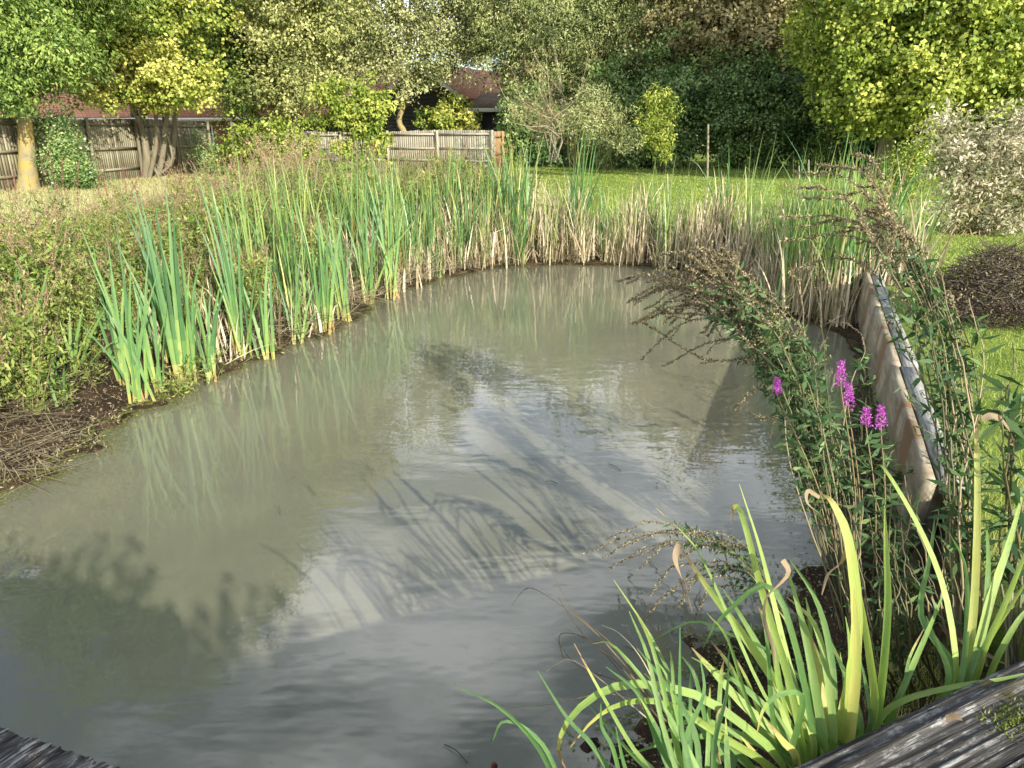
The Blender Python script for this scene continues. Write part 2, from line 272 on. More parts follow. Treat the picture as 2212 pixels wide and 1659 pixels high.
def ground_z(X, Y):
    d = sdf(X, Y); s = np.clip(d/1.6, 0, 1); z = np.where(d < 0, np.maximum(-.5, d*.9), .035+(LAWN-.035)*(s*s*(3-2*s)))
    z = z+np.where((d > 0), .018*ghash(X*4, Y*4)*np.clip(d*3, 0, 1), 0)
    right = (X > wallx(Y)+.06) & (Y > 1.9) & (Y < 7.3)                    # behind the plank wall the lawn is level
    z = np.where(right, LAWN+.0, z)
    foot = (X <= wallx(Y)+.06) & (X > wallx(Y)-1.2) & (d > 0) & (Y > 2.2) & (Y < 8)
    z = np.where(foot, np.minimum(z, .03+.05*np.clip(d, 0, 1)+.012*ghash(X*6, Y*6)), z)
    bd = (X-BE0[0])*BN[0]+(Y-BE0[1])*BN[1]
    near = (Y < 2.9) & (bd > 0) & (d > 0) & (X > -.2)
    z = np.where(near & ~right, np.minimum(z, .04+np.clip(d, 0, 1)*.3), z)
    z = np.where((bd < -.05) & (Y < 3), .66, z)                          # path level behind the sleepers
    return z
def axis(lo, hi, fine_lo, fine_hi, st, mul):
    a = list(np.arange(fine_lo, fine_hi, st)); s = st
    while a[-1] < hi: s *= mul; a.append(a[-1]+s)
    s = st; b = []; q = fine_lo
    while q > lo: s *= mul; q -= s; b.append(q)
    return np.array(b[::-1]+a)
gx = axis(-160, 160, -8, 8, .07, 1.09); gy = axis(-60, 240, -.5, 17, .07, 1.09); X, Y = np.meshgrid(gx, gy)
nx, ny = len(gx), len(gy); Z = ground_z(X, Y)
mb = MB(); i = np.arange(ny-1)[:, None]*nx+np.arange(nx-1)[None]
mb.add(np.stack([X, Y, Z], -1).reshape(-1, 3), np.stack([i, i+1, i+1+nx, i+nx], -1).reshape(-1, 4))
def groundmat():
    m, nt, b = newmat('ground'); N = nt.nodes.new; K = nt.links.new
    ge = N('ShaderNodeNewGeometry'); se = N('ShaderNodeSeparateXYZ'); K(ge.outputs['Position'], se.inputs[0])
    n1 = nodes_noise(nt, 30, 6, .7); n2 = nodes_noise(nt, .6, 4, .6); n3 = nodes_noise(nt, 5, 5, .65)
    g = ramp(nt, G((.08, .13, .022), (.18, .26, .04), (.31, .37, .08)), [.3, .5, .72]); K(n1.outputs[0], g.inputs[0])
    dry = ramp(nt, G((.22, .22, .09), (.50, .45, .26)), [.3, .7]); K(n1.outputs[0], dry.inputs[0])
    mud = ramp(nt, G((.012, .008, .005), (.045, .028, .017), (.13, .085, .05)), [.3, .52, .78]); K(n3.outputs[0], mud.inputs[0])
    fx = N('ShaderNodeMapRange'); fx.inputs[1].default_value = -1.; fx.inputs[2].default_value = -4.5; K(se.outputs[0], fx.inputs[0])
    fn = N('ShaderNodeMath'); fn.operation = 'MULTIPLY'; r2 = ramp(nt, G((.35, .35, .35), (1, 1, 1)), [.35, .6]); K(n2.outputs[0], r2.inputs[0]); K(fx.outputs[0], fn.inputs[0]); K(r2.outputs[0], fn.inputs[1])
    x = N('ShaderNodeMix'); x.data_type = 'RGBA'; g4 = nodes_noise(nt, .9, 5, .65); gr4 = ramp(nt, G((.62, .66, .6), (1.25, 1.15, 1.3)), [.35, .65]); K(g4.outputs[0], gr4.inputs[0]); gm_ = N('ShaderNodeMix'); gm_.data_type = 'RGBA'; gm_.blend_type = 'MULTIPLY'; gm_.inputs[0].default_value = 1; K(g.outputs[0], gm_.inputs[6]); K(gr4.outputs[0], gm_.inputs[7]); K(fn.outputs[0], x.inputs[0]); K(gm_.outputs[2], x.inputs[6]); K(dry.outputs[0], x.inputs[7])
    hz = N('ShaderNodeMath'); hz.operation = 'MULTIPLY_ADD'; hz.inputs[1].default_value = .25; K(n3.outputs[0], hz.inputs[0]); K(se.outputs[2], hz.inputs[2])
    mz = N('ShaderNodeMapRange'); mz.inputs[1].default_value = .48; mz.inputs[2].default_value = .58; K(hz.outputs[0], mz.inputs[0])
    y = N('ShaderNodeMix'); y.data_type = 'RGBA'; K(mz.outputs[0], y.inputs[0]); K(mud.outputs[0], y.inputs[6]); K(x.outputs[2], y.inputs[7]); K(y.outputs[2], b.inputs['Base Color'])
    b.inputs['Roughness'].default_value = .85; b.inputs['Specular IOR Level'].default_value = .2
    bp = N('ShaderNodeBump'); bp.inputs['Strength'].default_value = .8; bp.inputs['Distance'].default_value = .03; K(n1.outputs[0], bp.inputs['Height']); K(bp.outputs[0], b.inputs['Normal']); return m
o = mb.build('ground', groundmat(), smooth=True); o['kind'] = 'structure'
# water
def watermat():
    m, nt, b = newmat('murky_water'); N = nt.nodes.new; K = nt.links.new
    n0 = nodes_noise(nt, .5, 3, .5); r = ramp(nt, G((.145, .147, .103), (.192, .188, .134)), [.35, .65]); K(n0.outputs[0], r.inputs[0]); K(r.outputs[0], b.inputs['Base Color'])
    b.inputs['Roughness'].default_value = .0; b.inputs['IOR'].default_value = 1.58; b.inputs['Specular IOR Level'].default_value = .5
    b.inputs['Subsurface Weight'].default_value = .5; b.inputs['Subsurface Radius'].default_value = (1, .95, .7); b.inputs['Subsurface Scale'].default_value = .05
    a = nodes_noise(nt, 5.5, 2, .5, stretch=(.6, 1.3, 1)); c = nodes_noise(nt, 1.5, 2, .4, stretch=(.8, 1.2, 1)); f = nodes_noise(nt, 26, 2, .5, stretch=(.5, 1.3, 1))
    ms = nodes_noise(nt, .35, 2, .5); mr = ramp(nt, G((.15, .15, .15), (1, 1, 1)), [.38, .62]); K(ms.outputs[0], mr.inputs[0])
    s1 = N('ShaderNodeMath'); s1.operation = 'MULTIPLY_ADD'; s1.inputs[1].default_value = 1.3; K(c.outputs[0], s1.inputs[0]); K(a.outputs[0], s1.inputs[2])
    f1 = N('ShaderNodeMath'); f1.operation = 'MULTIPLY'; K(f.outputs[0], f1.inputs[0]); K(mr.outputs[0], f1.inputs[1])
    s2 = N('ShaderNodeMath'); s2.operation = 'MULTIPLY_ADD'; s2.inputs[1].default_value = .07; K(f1.outputs[0], s2.inputs[0]); K(s1.outputs[0], s2.inputs[2])
    bp = N('ShaderNodeBump'); bp.inputs['Strength'].default_value = 1; bp.inputs['Distance'].default_value = .0019; K(s2.outputs[0], bp.inputs['Height']); K(bp.outputs[0], b.inputs['Normal']); return m
mb = MB(); gx2 = np.linspace(-16, 8, 2); mb.add([(-16, -.5, 0), (6, -.5, 0), (6, 15, 0), (-16, 15, 0)], [[0, 1, 2, 3]])
o = mb.build('pond_water', watermat()); o['kind'] = 'structure'
# ------------------------------------------------------------- plank wall on the right
z0 = -.05
t = thing('retaining_wall', 'pond retaining wall of stained upright planks with grey flat capping', 'retaining wall', (wallx(4.2), 4.2, 0))
def onwall(y, off=0): return np.array([wallx(y)+off, y, 0.])
WN = np.array([WALLD[1], -WALLD[0], 0]); WD3 = np.array([WALLD[0], WALLD[1], 0])
def local_plank(name, mat, parent, length, thick, height, origin, dirv, nv, a=.5, segs=10, wav=.006, tilt=0):
    V = []; 
    for k in range(segs+1):
        u = k/segs*length
        for (n_, h_) in ((0, 0), (thick, 0), (thick, height), (0, height)): V.append((u, n_+R.normal(0, wav*.5), h_+R.normal(0, wav)))
    F = []
    for k in range(segs):
        for q in range(4): F.append([k*4+q, k*4+(q+1) % 4, k*4+4+(q+1) % 4, k*4+4+q])
    F += [[3, 2, 1, 0], [segs*4, segs*4+1, segs*4+2, segs*4+3]]
    mb = MB(); mb.add(V, F, a); me = mb.mesh(name, mat); o = bpy.data.objects.new(name, me); COL.objects.link(o)
    x = Vector(dirv); y = Vector(nv); zz = x.cross(y); 
    if zz.z < 0: y = -y; zz = -zz
    mw = Matrix(((x[0], y[0], 0, origin[0]), (x[1], y[1], 0, origin[1]), (x[2], y[2], 1, origin[2]), (0, 0, 0, 1)))
    if parent is not None: o.parent = parent; mw = Matrix.Translation(-parent.location) @ mw
    o.matrix_local = mw @ Matrix.Rotation(tilt, 4, 'X'); return o
y0 = 2.5
for k, (ya, yb, off) in enumerate([(2.82, 4.5, 0), (4.5, 6.2, .018), (6.2, 8.1, .02)]):
    ln = (yb-ya)/WALLD[1]-.008
    local_plank('plank', M['wall'], t, ln, .05, .39, onwall(ya)+np.array([off-.03, 0, .20]), WD3, -WN, .3+.4*R.random(), 6, .0015, tilt=.10)
    local_plank('capping_board', M['cap'], t, ln, .09, .05, onwall(ya)+WN*.12+np.array([off, 0, .535]), WD3, -WN, .4+.3*R.random(), 6, .0015)
    for q in (0.04, .96):
        yy = ya+(yb-ya)*q; local_plank('post', M['wall'], t, .09, .07, .62, onwall(yy)+WN*.06+np.array([0, 0, -.1]), WD3, -WN, .3, 1, .001)
# ------------------------------------------------------------- near sleepers (edge of the viewing platform)
B3 = np.array([BD[0], BD[1], 0]); BN3 = np.array([BN[0], BN[1], 0])
t = thing('timber_sleeper_edge', 'mossy dark grooved timber sleeper behind the iris leaves, lichen spotted', 'sleeper', (BE0[0], BE0[1], .5))
def grooved(name, parent, origin, length, depth, height, dirv, inward, seed, mat, cut=0.):
    rg = np.random.default_rng(seed); nu, nv = 60, 44; V = []
    us = np.linspace(0, 1, nu+1); vs_ = np.linspace(0, 1, nv+1)
    gr = rg.normal(0, 1, nv+1)
    gl = rg.normal(0, 1, nu+1)
    for a in us:
        for b_ in vs_:
            h = height-.003+.0025*gr[int(b_*nv)]*(1+.3*math.sin(a*9+b_*20)); e = min(b_, 1-b_)*depth
            if e < .012: h -= .010*(1-e/.012)
            V.append(np.array(origin)+np.array(dirv)*(a*length+cut*b_*depth+(.008*gr[(int(b_*nv)*7) % nv] if a < .001 else 0))+np.array(inward)*(b_*depth)+np.array([0, 0, h]))
    V = np.array(V); F = []
    for a in range(nu):
        for b_ in range(nv): q = a*(nv+1)+b_; F.append([q, q+1, q+nv+2, q+nv+1])
    mb = MB(); mb.add(V, F, .5)
    per = [a*(nv+1) for a in range(nu+1)]+[nu*(nv+1)+b_ for b_ in range(1, nv+1)]+[a*(nv+1)+nv for a in range(nu-1, -1, -1)]+[b_ for b_ in range(nv-1, 0, -1)]
    top = V[per]; bot = top.copy(); bot[:, 2] = origin[2]; n = len(per); F = [[k, k+n, (k+1) % n+n, (k+1) % n] for k in range(n)]
    mb.add(np.vstack([top, bot]), F, .5)
    me = mb.mesh(name, mat, False); o = bpy.data.objects.new(name, me); COL.objects.link(o)
    ang = math.atan2(dirv[1], dirv[0]); mw = Matrix.Translation(Vector(origin)) @ Matrix.Rotation(ang, 4, 'Z')
    me.transform(mw.inverted())
    if parent is not None: o.parent = parent; mw = Matrix.Translation(-parent.location) @ mw
    o.matrix_local = mw; return o
grooved('sleeper', t, BE0-B3*.75-np.array([0, 0, .2]), 2.6, .235, .2, B3, -BN3, 3, M['sleeper'])
grooved('sleeper', t, BE0-B3*.75-BN3*.242-np.array([0, 0, .205]), 2.6, .22, .2, B3, -BN3, 4, M['sleeper'])
for k in range(3):
    grooved('lower_sleeper', t, BE0-B3*.75-BN3*.02-np.array([0, 0, .41+.21*k]), 2.6, .2, .205, B3, -BN3, 5+k, M['sleeper2'])
LE0, LE1 = P(0, 1565, .75), P(272, 1659, .75); LD = nrm(np.append((LE1-LE0)[:2], 0)); g0, g1 = P(0, 1655, .75), P(95, 1588, .75); GD = nrm(np.append((g1-g0)[:2], 0))
t = thing('timber_sleeper_end', 'sawn dark timber end jutting over the water, bottom left corner', 'sleeper', (LE0[0], LE0[1], .5))
# long grain runs along GD; the cut end follows LD
inw = -LD*0
def prism(name, parent, A, B_, back, n, height, mat):
    rg = np.random.default_rng(11); V = []; m_ = 24; gr = rg.normal(0, 1, n+1)
    for k in range(n+1):
        s_ = A+(B_-A)*k/n+back*(-.003*gr[(k*5) % n])
        for q in range(m_+1): V.append(s_-back*q/m_+np.array([0, 0, .0035*gr[k]-(.008 if q == 0 else 0)]))
    F = []
    for k in range(n):
        for q in range(m_): a = k*(m_+1)+q; F.append([a, a+1, a+m_+2, a+m_+1])
    mb = MB(); mb.add(V, F, .5); V = np.array(V); per = [k*(m_+1) for k in range(n+1)]; tp = V[per]; bt = tp-np.array([0, 0, height]); N_ = len(per)
    mb.add(np.vstack([tp, bt]), [[k, k+1, k+1+N_, k+N_] for k in range(N_-1)], .5)
    for e in (0, n):
        per = [e*(m_+1)+q for q in range(m_+1)]; tp = V[per]; bt = tp-np.array([0, 0, height]); N_ = len(per); mb.add(np.vstack([tp, bt]), [[k, k+1, k+1+N_, k+N_] for k in range(N_-1)], .5)
    me = mb.mesh(name, mat); o = bpy.data.objects.new(name, me); COL.objects.link(o); ang = math.atan2(back[1], back[0]); mw = Matrix.Translation(Vector(A)) @ Matrix.Rotation(ang, 4, 'Z'); me.transform(mw.inverted())
    o.parent = parent; o.matrix_local = Matrix.Translation(-parent.location) @ mw; return o
s0, s1 = P(200, 1634, .75), None
a0 = LE0-LD*.35
wid = .225
prism('sleeper', t, a0, a0+LD*.52, GD*1.1, 56, .2, M['sleeper2'])
prism('sleeper', t, a0+LD*.527, a0+LD*1.0, GD*1.1, 50, .2, M['sleeper2'])

t = thing('viewing_platform', 'weathered plank platform joining the two sleeper ends below the picture', 'platform', (-.2, .2, .5))
for k in range(9):
    pm = MB(); x0_ = -1.55+k*.2; box(pm, (x0_, -.9+.05*R.random(), .64), (.19, 0, 0), (0, 1.72+(.12 if k > 6 else 0)-.03*abs(k-4), 0), (0, 0, .05), R.random()); pm.build('plank', M['sleeper2'], t)
pm = MB(); box(pm, (-1.6, .74, -.05), (1.7, 0, 0), (0, .045, 0), (0, 0, .66), .4); pm.build('face_board', M['sleeper2'], t)
# moss tufts on the near sleeper
mb = MB(); n = 5000; c = R.random((n, 2)); cen = [(.95, .12, .05), (1.18, .17, .07), (1.32, .30, .10), (.74, .25, .04), (1.02, .34, .06)]
Bm = []
for (u, v_, r_) in cen:
    k = n//5; q = R.normal(0, r_*.5, (k, 2)); Bm.append(BE0[None]+B3*(u-.35+q[:, :1]*1.8)-BN3*(np.clip(v_+q[:, 1:]*.7, .01, .44)))
Bm = np.concatenate(Bm); Bm[:, 2] = .745; leaves(mb, Bm, rdir(len(Bm), .8), R.uniform(.006, .016, len(Bm)), .004, R.random(len(Bm))*.6)
o = mb.build('moss', M['duck']); tag(o, 'olive moss cushions growing in the sleeper grooves', 'moss', kind='stuff')
# curled dead leaf on the sleeper
p0 = P(2045, 1560, .757); mb = MB(); mb.add([p0+np.array(v) for v in ((0, 0, 0), (.02, .004, .004), (.04, .004, 0), (.034, .018, .008), (.018, .024, .002), (.003, .014, .007))], [[0, 1, 5], [1, 2, 3], [1, 3, 4], [1, 4, 5]], .2)
tag(mb.build('dead_leaf', M['dryleaf']), 'small curled brown leaf lying on the mossy sleeper', 'leaf')
# rusty post top at the bottom edge
t = thing('rusty_post', 'rusty red metal stub rising from the water, bottom edge', 'post', P(1068, 1675, 0)); mb = MB(); b = P(1068, 1675, 0); tube(mb, [b+np.array([0, 0, z]) for z in (-.1, .03, .045, .055)], [.012, .012, .011, .006], 10, .5, cap=True); mb.build('post_top', M['rust'], t, True)

# ------------------------------------------------------------- fences
def fence(name, label, A, B_, nposts, h, mat, boards=True, postmat=None, rails=(.35, 1.0, 1.75), pitch=.115, out=1, base=.52):
    A = np.array([A[0], A[1], base]); B_ = np.array([B_[0], B_[1], base]); d = B_-A; ln = np.linalg.norm(d); d /= ln; nn = np.array([-d[1], d[0], 0])*out  # nn to the viewer side
    t = thing(name, label, 'fence', A); ang = math.atan2(d[1], d[0]); rel = lambda p: Matrix.Translation(Vector(p)-Vector(A)) @ Matrix.Rotation(ang, 4, 'Z')
    ms = []
    for k in range(5):
        mb = MB(); w = pitch*1.12; th = .008+.012*R.random(); hh = h+R.uniform(-.012, .012)
        mb.add([(0, 0, 0), (w, 0, 0), (w, .004, 0), (0, th+.01, 0), (0, 0, hh), (w, 0, hh), (w, .004, hh), (0, th+.01, hh)], BOXF, .15+.7*R.random()); ms.append(mb.mesh('board', mat))
    k = 0; u = 0
    while u < ln:
        o = bpy.data.objects.new('board', ms[R.integers(5)]); COL.objects.link(o); o.parent = t
        o.matrix_local = rel(A+d*u-nn*.03) @ Matrix.Rotation(math.radians(1.2), 4, 'Z') @ Matrix.Translation((0, 0, .04*math.sin(u*.7)+R.uniform(-.01, .01))); u += pitch
    mb = MB(); box(mb, (0, 0, 0), (.1, 0, 0), (0, .1, 0), (0, 0, h+.03), .5); pm = mb.mesh('post', postmat or mat)
    sp = ln/(nposts-1)
    for k in range(nposts):
        o = bpy.data.objects.new('post', pm); COL.objects.link(o); o.parent = t; o.matrix_local = rel(A+d*sp*k+nn*(.02 if out > 0 else .12)) @ Matrix.Rotation(R.normal(0, .012), 4, 'Y')
    for z in rails:
        for k in range(nposts-1):
            mb = MB(); box(mb, (0, 0, 0), (sp-.104, 0, 0), (0, .04, 0), (-.0, .0, .075), .2+.5*R.random()); o = bpy.data.objects.new('rail', mb.mesh('rail', mat)); COL.objects.link(o); o.parent = t
            o.matrix_local = rel(A+d*(sp*k+.102)+nn*(.006 if out > 0 else .046)+np.array([0, 0, z*h/1.95+R.uniform(-.01, .01)]))
    # gravel board
    mb = MB(); box(mb, (0, 0, -.08), (ln, 0, 0), (0, .03, 0), (0, 0, .16), .6); o = mb.build('gravel_board', mat); o.parent = t; o.matrix_parent_inverse = Matrix.Identity(4); o.matrix_local = rel(A-nn*.055)
    return t
fA0 = np.array([-15.2, 17.6]); fA1 = np.array([-13.3, 33.0])
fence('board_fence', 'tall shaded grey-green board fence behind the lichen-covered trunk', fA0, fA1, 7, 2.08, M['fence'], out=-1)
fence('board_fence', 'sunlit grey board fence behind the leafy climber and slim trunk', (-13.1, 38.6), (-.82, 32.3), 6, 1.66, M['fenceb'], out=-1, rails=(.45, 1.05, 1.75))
fence('board_fence', 'short newer orange board fence panel at the end of the grey fence', (-.76, 32.5), (.2, 38.5), 4, 1.6, M['fence2'], out=-1, rails=(.8, 1.7))
# ------------------------------------------------------------- houses
def roofplane(mb, a, b, c, d): mb.add([a, b, c, d], [[0, 1, 2, 3]])
def uvs(o, s=1.):
    me = o.data; uv = me.uv_layers.new(name='UVMap')
    for p in me.polygons:
        n = p.normal; h = Vector((-n.y, n.x, 0)); h = h.normalized() if h.length > 1e-4 else Vector((1, 0, 0)); v = n.cross(h)
        for li in p.loop_indices: co = me.vertices[me.loops[li].vertex_index].co; uv.data[li].uv = (co.dot(h)*s, co.dot(v)*s)
def slab(mb, q, th=.12):
    q = np.array(q, float); n = np.cross(q[1]-q[0], q[3]-q[0]); n /= np.linalg.norm(n); n = n if n[2] > 0 else -n
    mb.add(np.vstack([q-n*th, q]), BOXF)
def house(name, label, x0, x1, y0, y1, ze, zr, wall, hip=0., ends=True, fascia=True, windows=()):
    t = thing(name, label, 'house', ((x0+x1)/2, y0, .5)); b = .5; ym = (y0+y1)/2
    mb = MB(); mb.add([(x0, y0, b), (x1, y0, b), (x1, y1, b), (x0, y1, b), (x0, y0, ze), (x1, y0, ze), (x1, y1, ze), (x0, y1, ze)], BOXF[1:])
    mb.add([(x0, y0, ze), (x0, y1, ze), (x0, ym, zr-.1)], [[0, 1, 2]]); mb.add([(x1, y0, ze), (x1, y1, ze), (x1, ym, zr-.1)], [[0, 2, 1]]); mb.build('wall', wall, t)
    mb = MB(); e = .35; sl = (zr-ze)/(ym-y0)
    slab(mb, [(x0-e, y0-e, ze-e*sl+.12), (x1+e, y0-e, ze-e*sl+.12), (x1+e, ym, zr+.12), (x0-e, ym, zr+.12)]); slab(mb, [(x1+e, y1+e, ze-e*sl+.12), (x0-e, y1+e, ze-e*sl+.12), (x0-e, ym, zr+.12), (x1+e, ym, zr+.12)])
    r = mb.build('roof', M['tile'], t); uvs(r)
    mb = MB(); tube(mb, [(x0-e, ym, zr+.13), (x1+e, ym, zr+.13)], .11, 6); mb.build('ridge', M['tile'], t)
    if fascia:
        mb = MB(); box(mb, (x0-e, y0-e-.06, ze-e*sl-.12), (x1-x0+2*e, 0, 0), (0, .045, 0), (0, 0, .17)); mb.build('fascia', M['white'], t)
        mb = MB(); tube(mb, [(x0-e, y0-e-.13, ze-e*sl), (x1+e, y0-e-.13, ze-e*sl)], .06, 6); mb.build('gutter', M['white'], t)
    for (wx, wz, ww, wh) in windows:
        mb = MB(); box(mb, (wx, y0-.03, wz), (ww, 0, 0), (0, .02, 0), (0, 0, wh)); p = mb.build('window', M['black'], t)
        mb = MB()
        for (a, c, l, k) in ((wx-.06, wz-.06, ww+.12, .06), (wx-.06, wz+wh, ww+.12, .06)): box(mb, (a, y0-.06, c), (l, 0, 0), (0, .05, 0), (0, 0, k))
        for a in (wx-.06, wx+ww/2-.03, wx+ww): box(mb, (a, y0-.057, wz), (.06, 0, 0), (0, .045, 0), (0, 0, wh))
        f = mb.build('frame', M['white'], t); f.parent = p; f.matrix_parent_inverse = p.matrix_parent_inverse.copy() @ Matrix.Identity(4); f.matrix_parent_inverse = Matrix.Identity(4); f.matrix_local = Matrix.Identity(4)
    return t
a = at(60, 247, 40); b = at(560, 247, 40); c = at(0, 138, 43.5)
house('brick_house', 'low house with pinkish red tiled roof glimpsed through the left trees', a[0]-4, b[0], 40, 47, a[2], c[2], M['brick'], windows=((a[0]+3, 1.4, 1.4, 1.1), (b[0]-4, 1.4, 1.4, 1.1)))
a = at(640, 246, 50); b = at(815, 246, 50); c = at(730, 150, 54)
house('tiled_barn', 'barn with red clay tiled roof and pale gutter behind the leafy climber', a[0]-2, b[0]+1.5, 50, 58, a[2], c[2], M['black'])
a = at(582, 100, 60); b = at(668, 100, 60); g = at(600, 250, 60)
house('white_house', 'white rendered house showing as bright flecks through the pale trees', a[0], b[0], 60, 67, a[2]-.4, a[2]+2, M['render'], windows=((a[0]+.6, a[2]-2.6, 1, 1.2),))
# gable building facing the pond: black weatherboards, white bargeboards
yg = 46.; ap = at(905, 140, yg); rb = at(1002, 216, yg); lb = ap.copy(); lb[0] = 2*ap[0]-rb[0]; lb[2] = rb[2]; depth = 9.
t = thing('weatherboard_barn', 'black weatherboarded gable with white bargeboard and red tiled roof', 'barn', (ap[0], yg, .5))
mb = MB(); xl, xr = lb[0]+.5, rb[0]-.5; sl = (ap[2]-rb[2])/(rb[0]-ap[0]); zw = rb[2]+.5*sl
mb.add([(xl, yg, .5), (xr, yg, .5), (xr, yg, zw-.1), (ap[0], yg, ap[2]-.1), (xl, yg, zw-.1)], [[0, 1, 2, 3, 4]]); mb.add([(xr, yg, .5), (xr, yg+depth, .5), (xr, yg+depth, zw-.1), (xr, yg, zw-.1)], [[0, 1, 2, 3]])
mb.add([(xl, yg+depth, .5), (xl, yg, .5), (xl, yg, zw-.1), (xl, yg+depth, zw-.1)], [[0, 1, 2, 3]]); mb.build('wall', M['black'], t)
mb = MB(); z = .6
while z < ap[2]-.3:
    hw = (xr-xl)/2 if z < zw-.3 else (ap[2]-.25-z)/sl
    if hw > .1: mb.add([(ap[0]-hw, yg-.03, z), (ap[0]+hw, yg-.03, z), (ap[0]+hw, yg-.012, z+.19), (ap[0]-hw, yg-.012, z+.19), (ap[0]-hw, yg-.005, z), (ap[0]+hw, yg-.005, z)], [[0, 1, 2, 3], [0, 4, 5, 1]])
    z += .2
tag(mb.build('weatherboards', M['black'], t), kind='stuff')
mb = MB()
for s in (-1, 1):
    e = rb[0]-ap[0]; slab(mb, [(ap[0], yg-.35, ap[2]+.12), (ap[0]+s*e, yg-.35, rb[2]+.12), (ap[0]+s*e, yg+depth, rb[2]+.12), (ap[0], yg+depth, ap[2]+.12)] if s < 0 else [(ap[0]+e, yg-.35, rb[2]+.12), (ap[0], yg-.35, ap[2]+.12), (ap[0], yg+depth, ap[2]+.12), (ap[0]+e, yg+depth, rb[2]+.12)])
r = mb.build('roof', M['tile'], t); uvs(r)
for s in (-1, 1):
    mb = MB(); q0 = np.array([ap[0], yg-.42, ap[2]-.17]); q1 = np.array([ap[0]+s*e, yg-.42, rb[2]-.17]); box(mb, q0, q1-q0, (0, .05, 0), (0, 0, .26)); mb.build('bargeboard', M['white'], t)
for o_ in t.children:
    if o_.name.startswith(('wall', 'roof')):
        for v_ in o_.data.vertices:
            if v_.co.y > yg: v_.co.x += (v_.co.y-yg)*.62
# low wing to the right
w0, w1 = at(1010, 232, yg-1.5), at(1090, 240, yg-1.5)
t = thing('barn_wing', 'low dark wing with white boxed eaves and brick pier', 'outbuilding', (w0[0], yg-1, .5))
mb = MB(); box(mb, (w0[0]+.4, yg-1, .5), (w1[0]-w0[0]+3, 0, 0), (0, 4, 0), (0, 0, w0[2]-.6)); mb.build('wall', M['black'], t)
mb = MB(); slab(mb, [(w0[0], yg-1.6, w0[2]), (w1[0]+3.4, yg-1.6, w0[2]), (w1[0]+2, yg+2.5, w0[2]+1.), (w0[0]+.2, yg+2.5, w0[2]+1.)]); r = mb.build('roof', M['moss_roof'], t); uvs(r)
mb = MB(); box(mb, (w0[0]-.02, yg-1.66, w0[2]-.26), (w1[0]-w0[0]+3.4, 0, 0), (0, .05, 0), (0, 0, .22)); box(mb, (w0[0]-.4, yg-1.65, w0[2]-.2), (.38, 0, .0), (0, .5, 0), (0, 0, .3)); mb.build('fascia', M['white'], t)
mb = MB(); box(mb, (w0[0]+.1, yg-1.3, .5), (.35, 0, 0), (0, .28, 0), (0, 0, w0[2]-.8)); mb.build('brick_pier', M['brick'], t)
# ------------------------------------------------------------- trees
def crown(mb, blobs, Ln, Wd, cov, droop=.0, cr=.34, per=26, seed=1, up=.25, tone=0.):
    rg = np.random.default_rng(seed)
    for bl in blobs:
        px, py, Y, r = bl[:4]; sq = bl[4] if len(bl) > 4 else .85; tb = bl[5] if len(bl) > 5 else 0; cv = bl[6] if len(bl) > 6 else 1
        c = at(px, py, Y); n = int(cov*cv*math.pi*r*r/(Ln*Wd*.25))
        for (frac, pr, cs) in ((.72, per*3.2, 1.5), (.28, per*.5, .7)):
            nc = max(3, int(n*frac/pr)); d = nrm(rg.normal(size=(nc, 3))); rad = rg.random(nc)**.33
            lump = 1+.25*np.sin(d[:, 0]*5+seed+px*.1)+.2*np.sin(d[:, 2]*6+d[:, 1]*4+seed*2)
            if cs < 1: lump = lump*1.12
            cc = c+d*(rad*lump*r)[:, None]*np.array([1, 1, sq]); tonev = rg.normal(0, .22, nc)+tb+tone
            k = rg.poisson(pr, nc); idx = np.repeat(np.arange(nc), k); m = len(idx); sz = (cr*cs*rg.uniform(.6, 1.35, nc))[idx][:, None]
            off = nrm(rg.normal(size=(m, 3)))*(rg.random(m)**.45)[:, None]; sp = rg.normal(0, .5, (nc, 2))[idx]; off[:, 2] *= .55; off[:, 2] += off[:, 0]*sp[:, 0]*.5+off[:, 1]*sp[:, 1]*.5-.25*(off[:, 0]**2+off[:, 1]**2)
            Bp = cc[idx]+off*sz; D = nrm(rg.normal(size=(m, 3))*.7+nrm(off+1e-6)*.7+np.array([0, 0, -droop])); N = nrm(rg.normal(size=(m, 3))*.8+d[idx]*.75+np.array([.2, -.35, up+.3]))
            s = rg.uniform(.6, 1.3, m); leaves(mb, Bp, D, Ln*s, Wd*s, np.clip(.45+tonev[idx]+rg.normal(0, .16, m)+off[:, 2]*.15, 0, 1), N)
def limbs(mb, base, tips, r0, seed=0, wob=.12, sides=7, fork=.35):
    rg = np.random.default_rng(seed); base = np.array(base, float)
    for tp in tips:
        tp = np.array(tp, float); n = 9; t = np.linspace(0, 1, n)[:, None]; ln = np.linalg.norm(tp-base)
        lift = np.array([0, 0, 1])*ln*.12*np.sin(t*math.pi); w = np.cumsum(rg.normal(0, wob*ln/n, (n, 3)), 0); w -= t*w[-1]
        pts = base+(tp-base)*t+lift+w; tube(mb, pts, r0*(1-.86*t[:, 0]), sides, .5, .05)
        for q in range(4):
            a = pts[rg.integers(3, 8)]; e = a+nrm(rg.normal(size=3)+np.array([0, 0, .6]))*ln*rg.uniform(.18, .35); pp = spline([a, (a+e)/2+rg.normal(0, .05*ln, 3), e], 6); tube(mb, pp, np.linspace(r0*.3, r0*.05, 6), 4, .5)
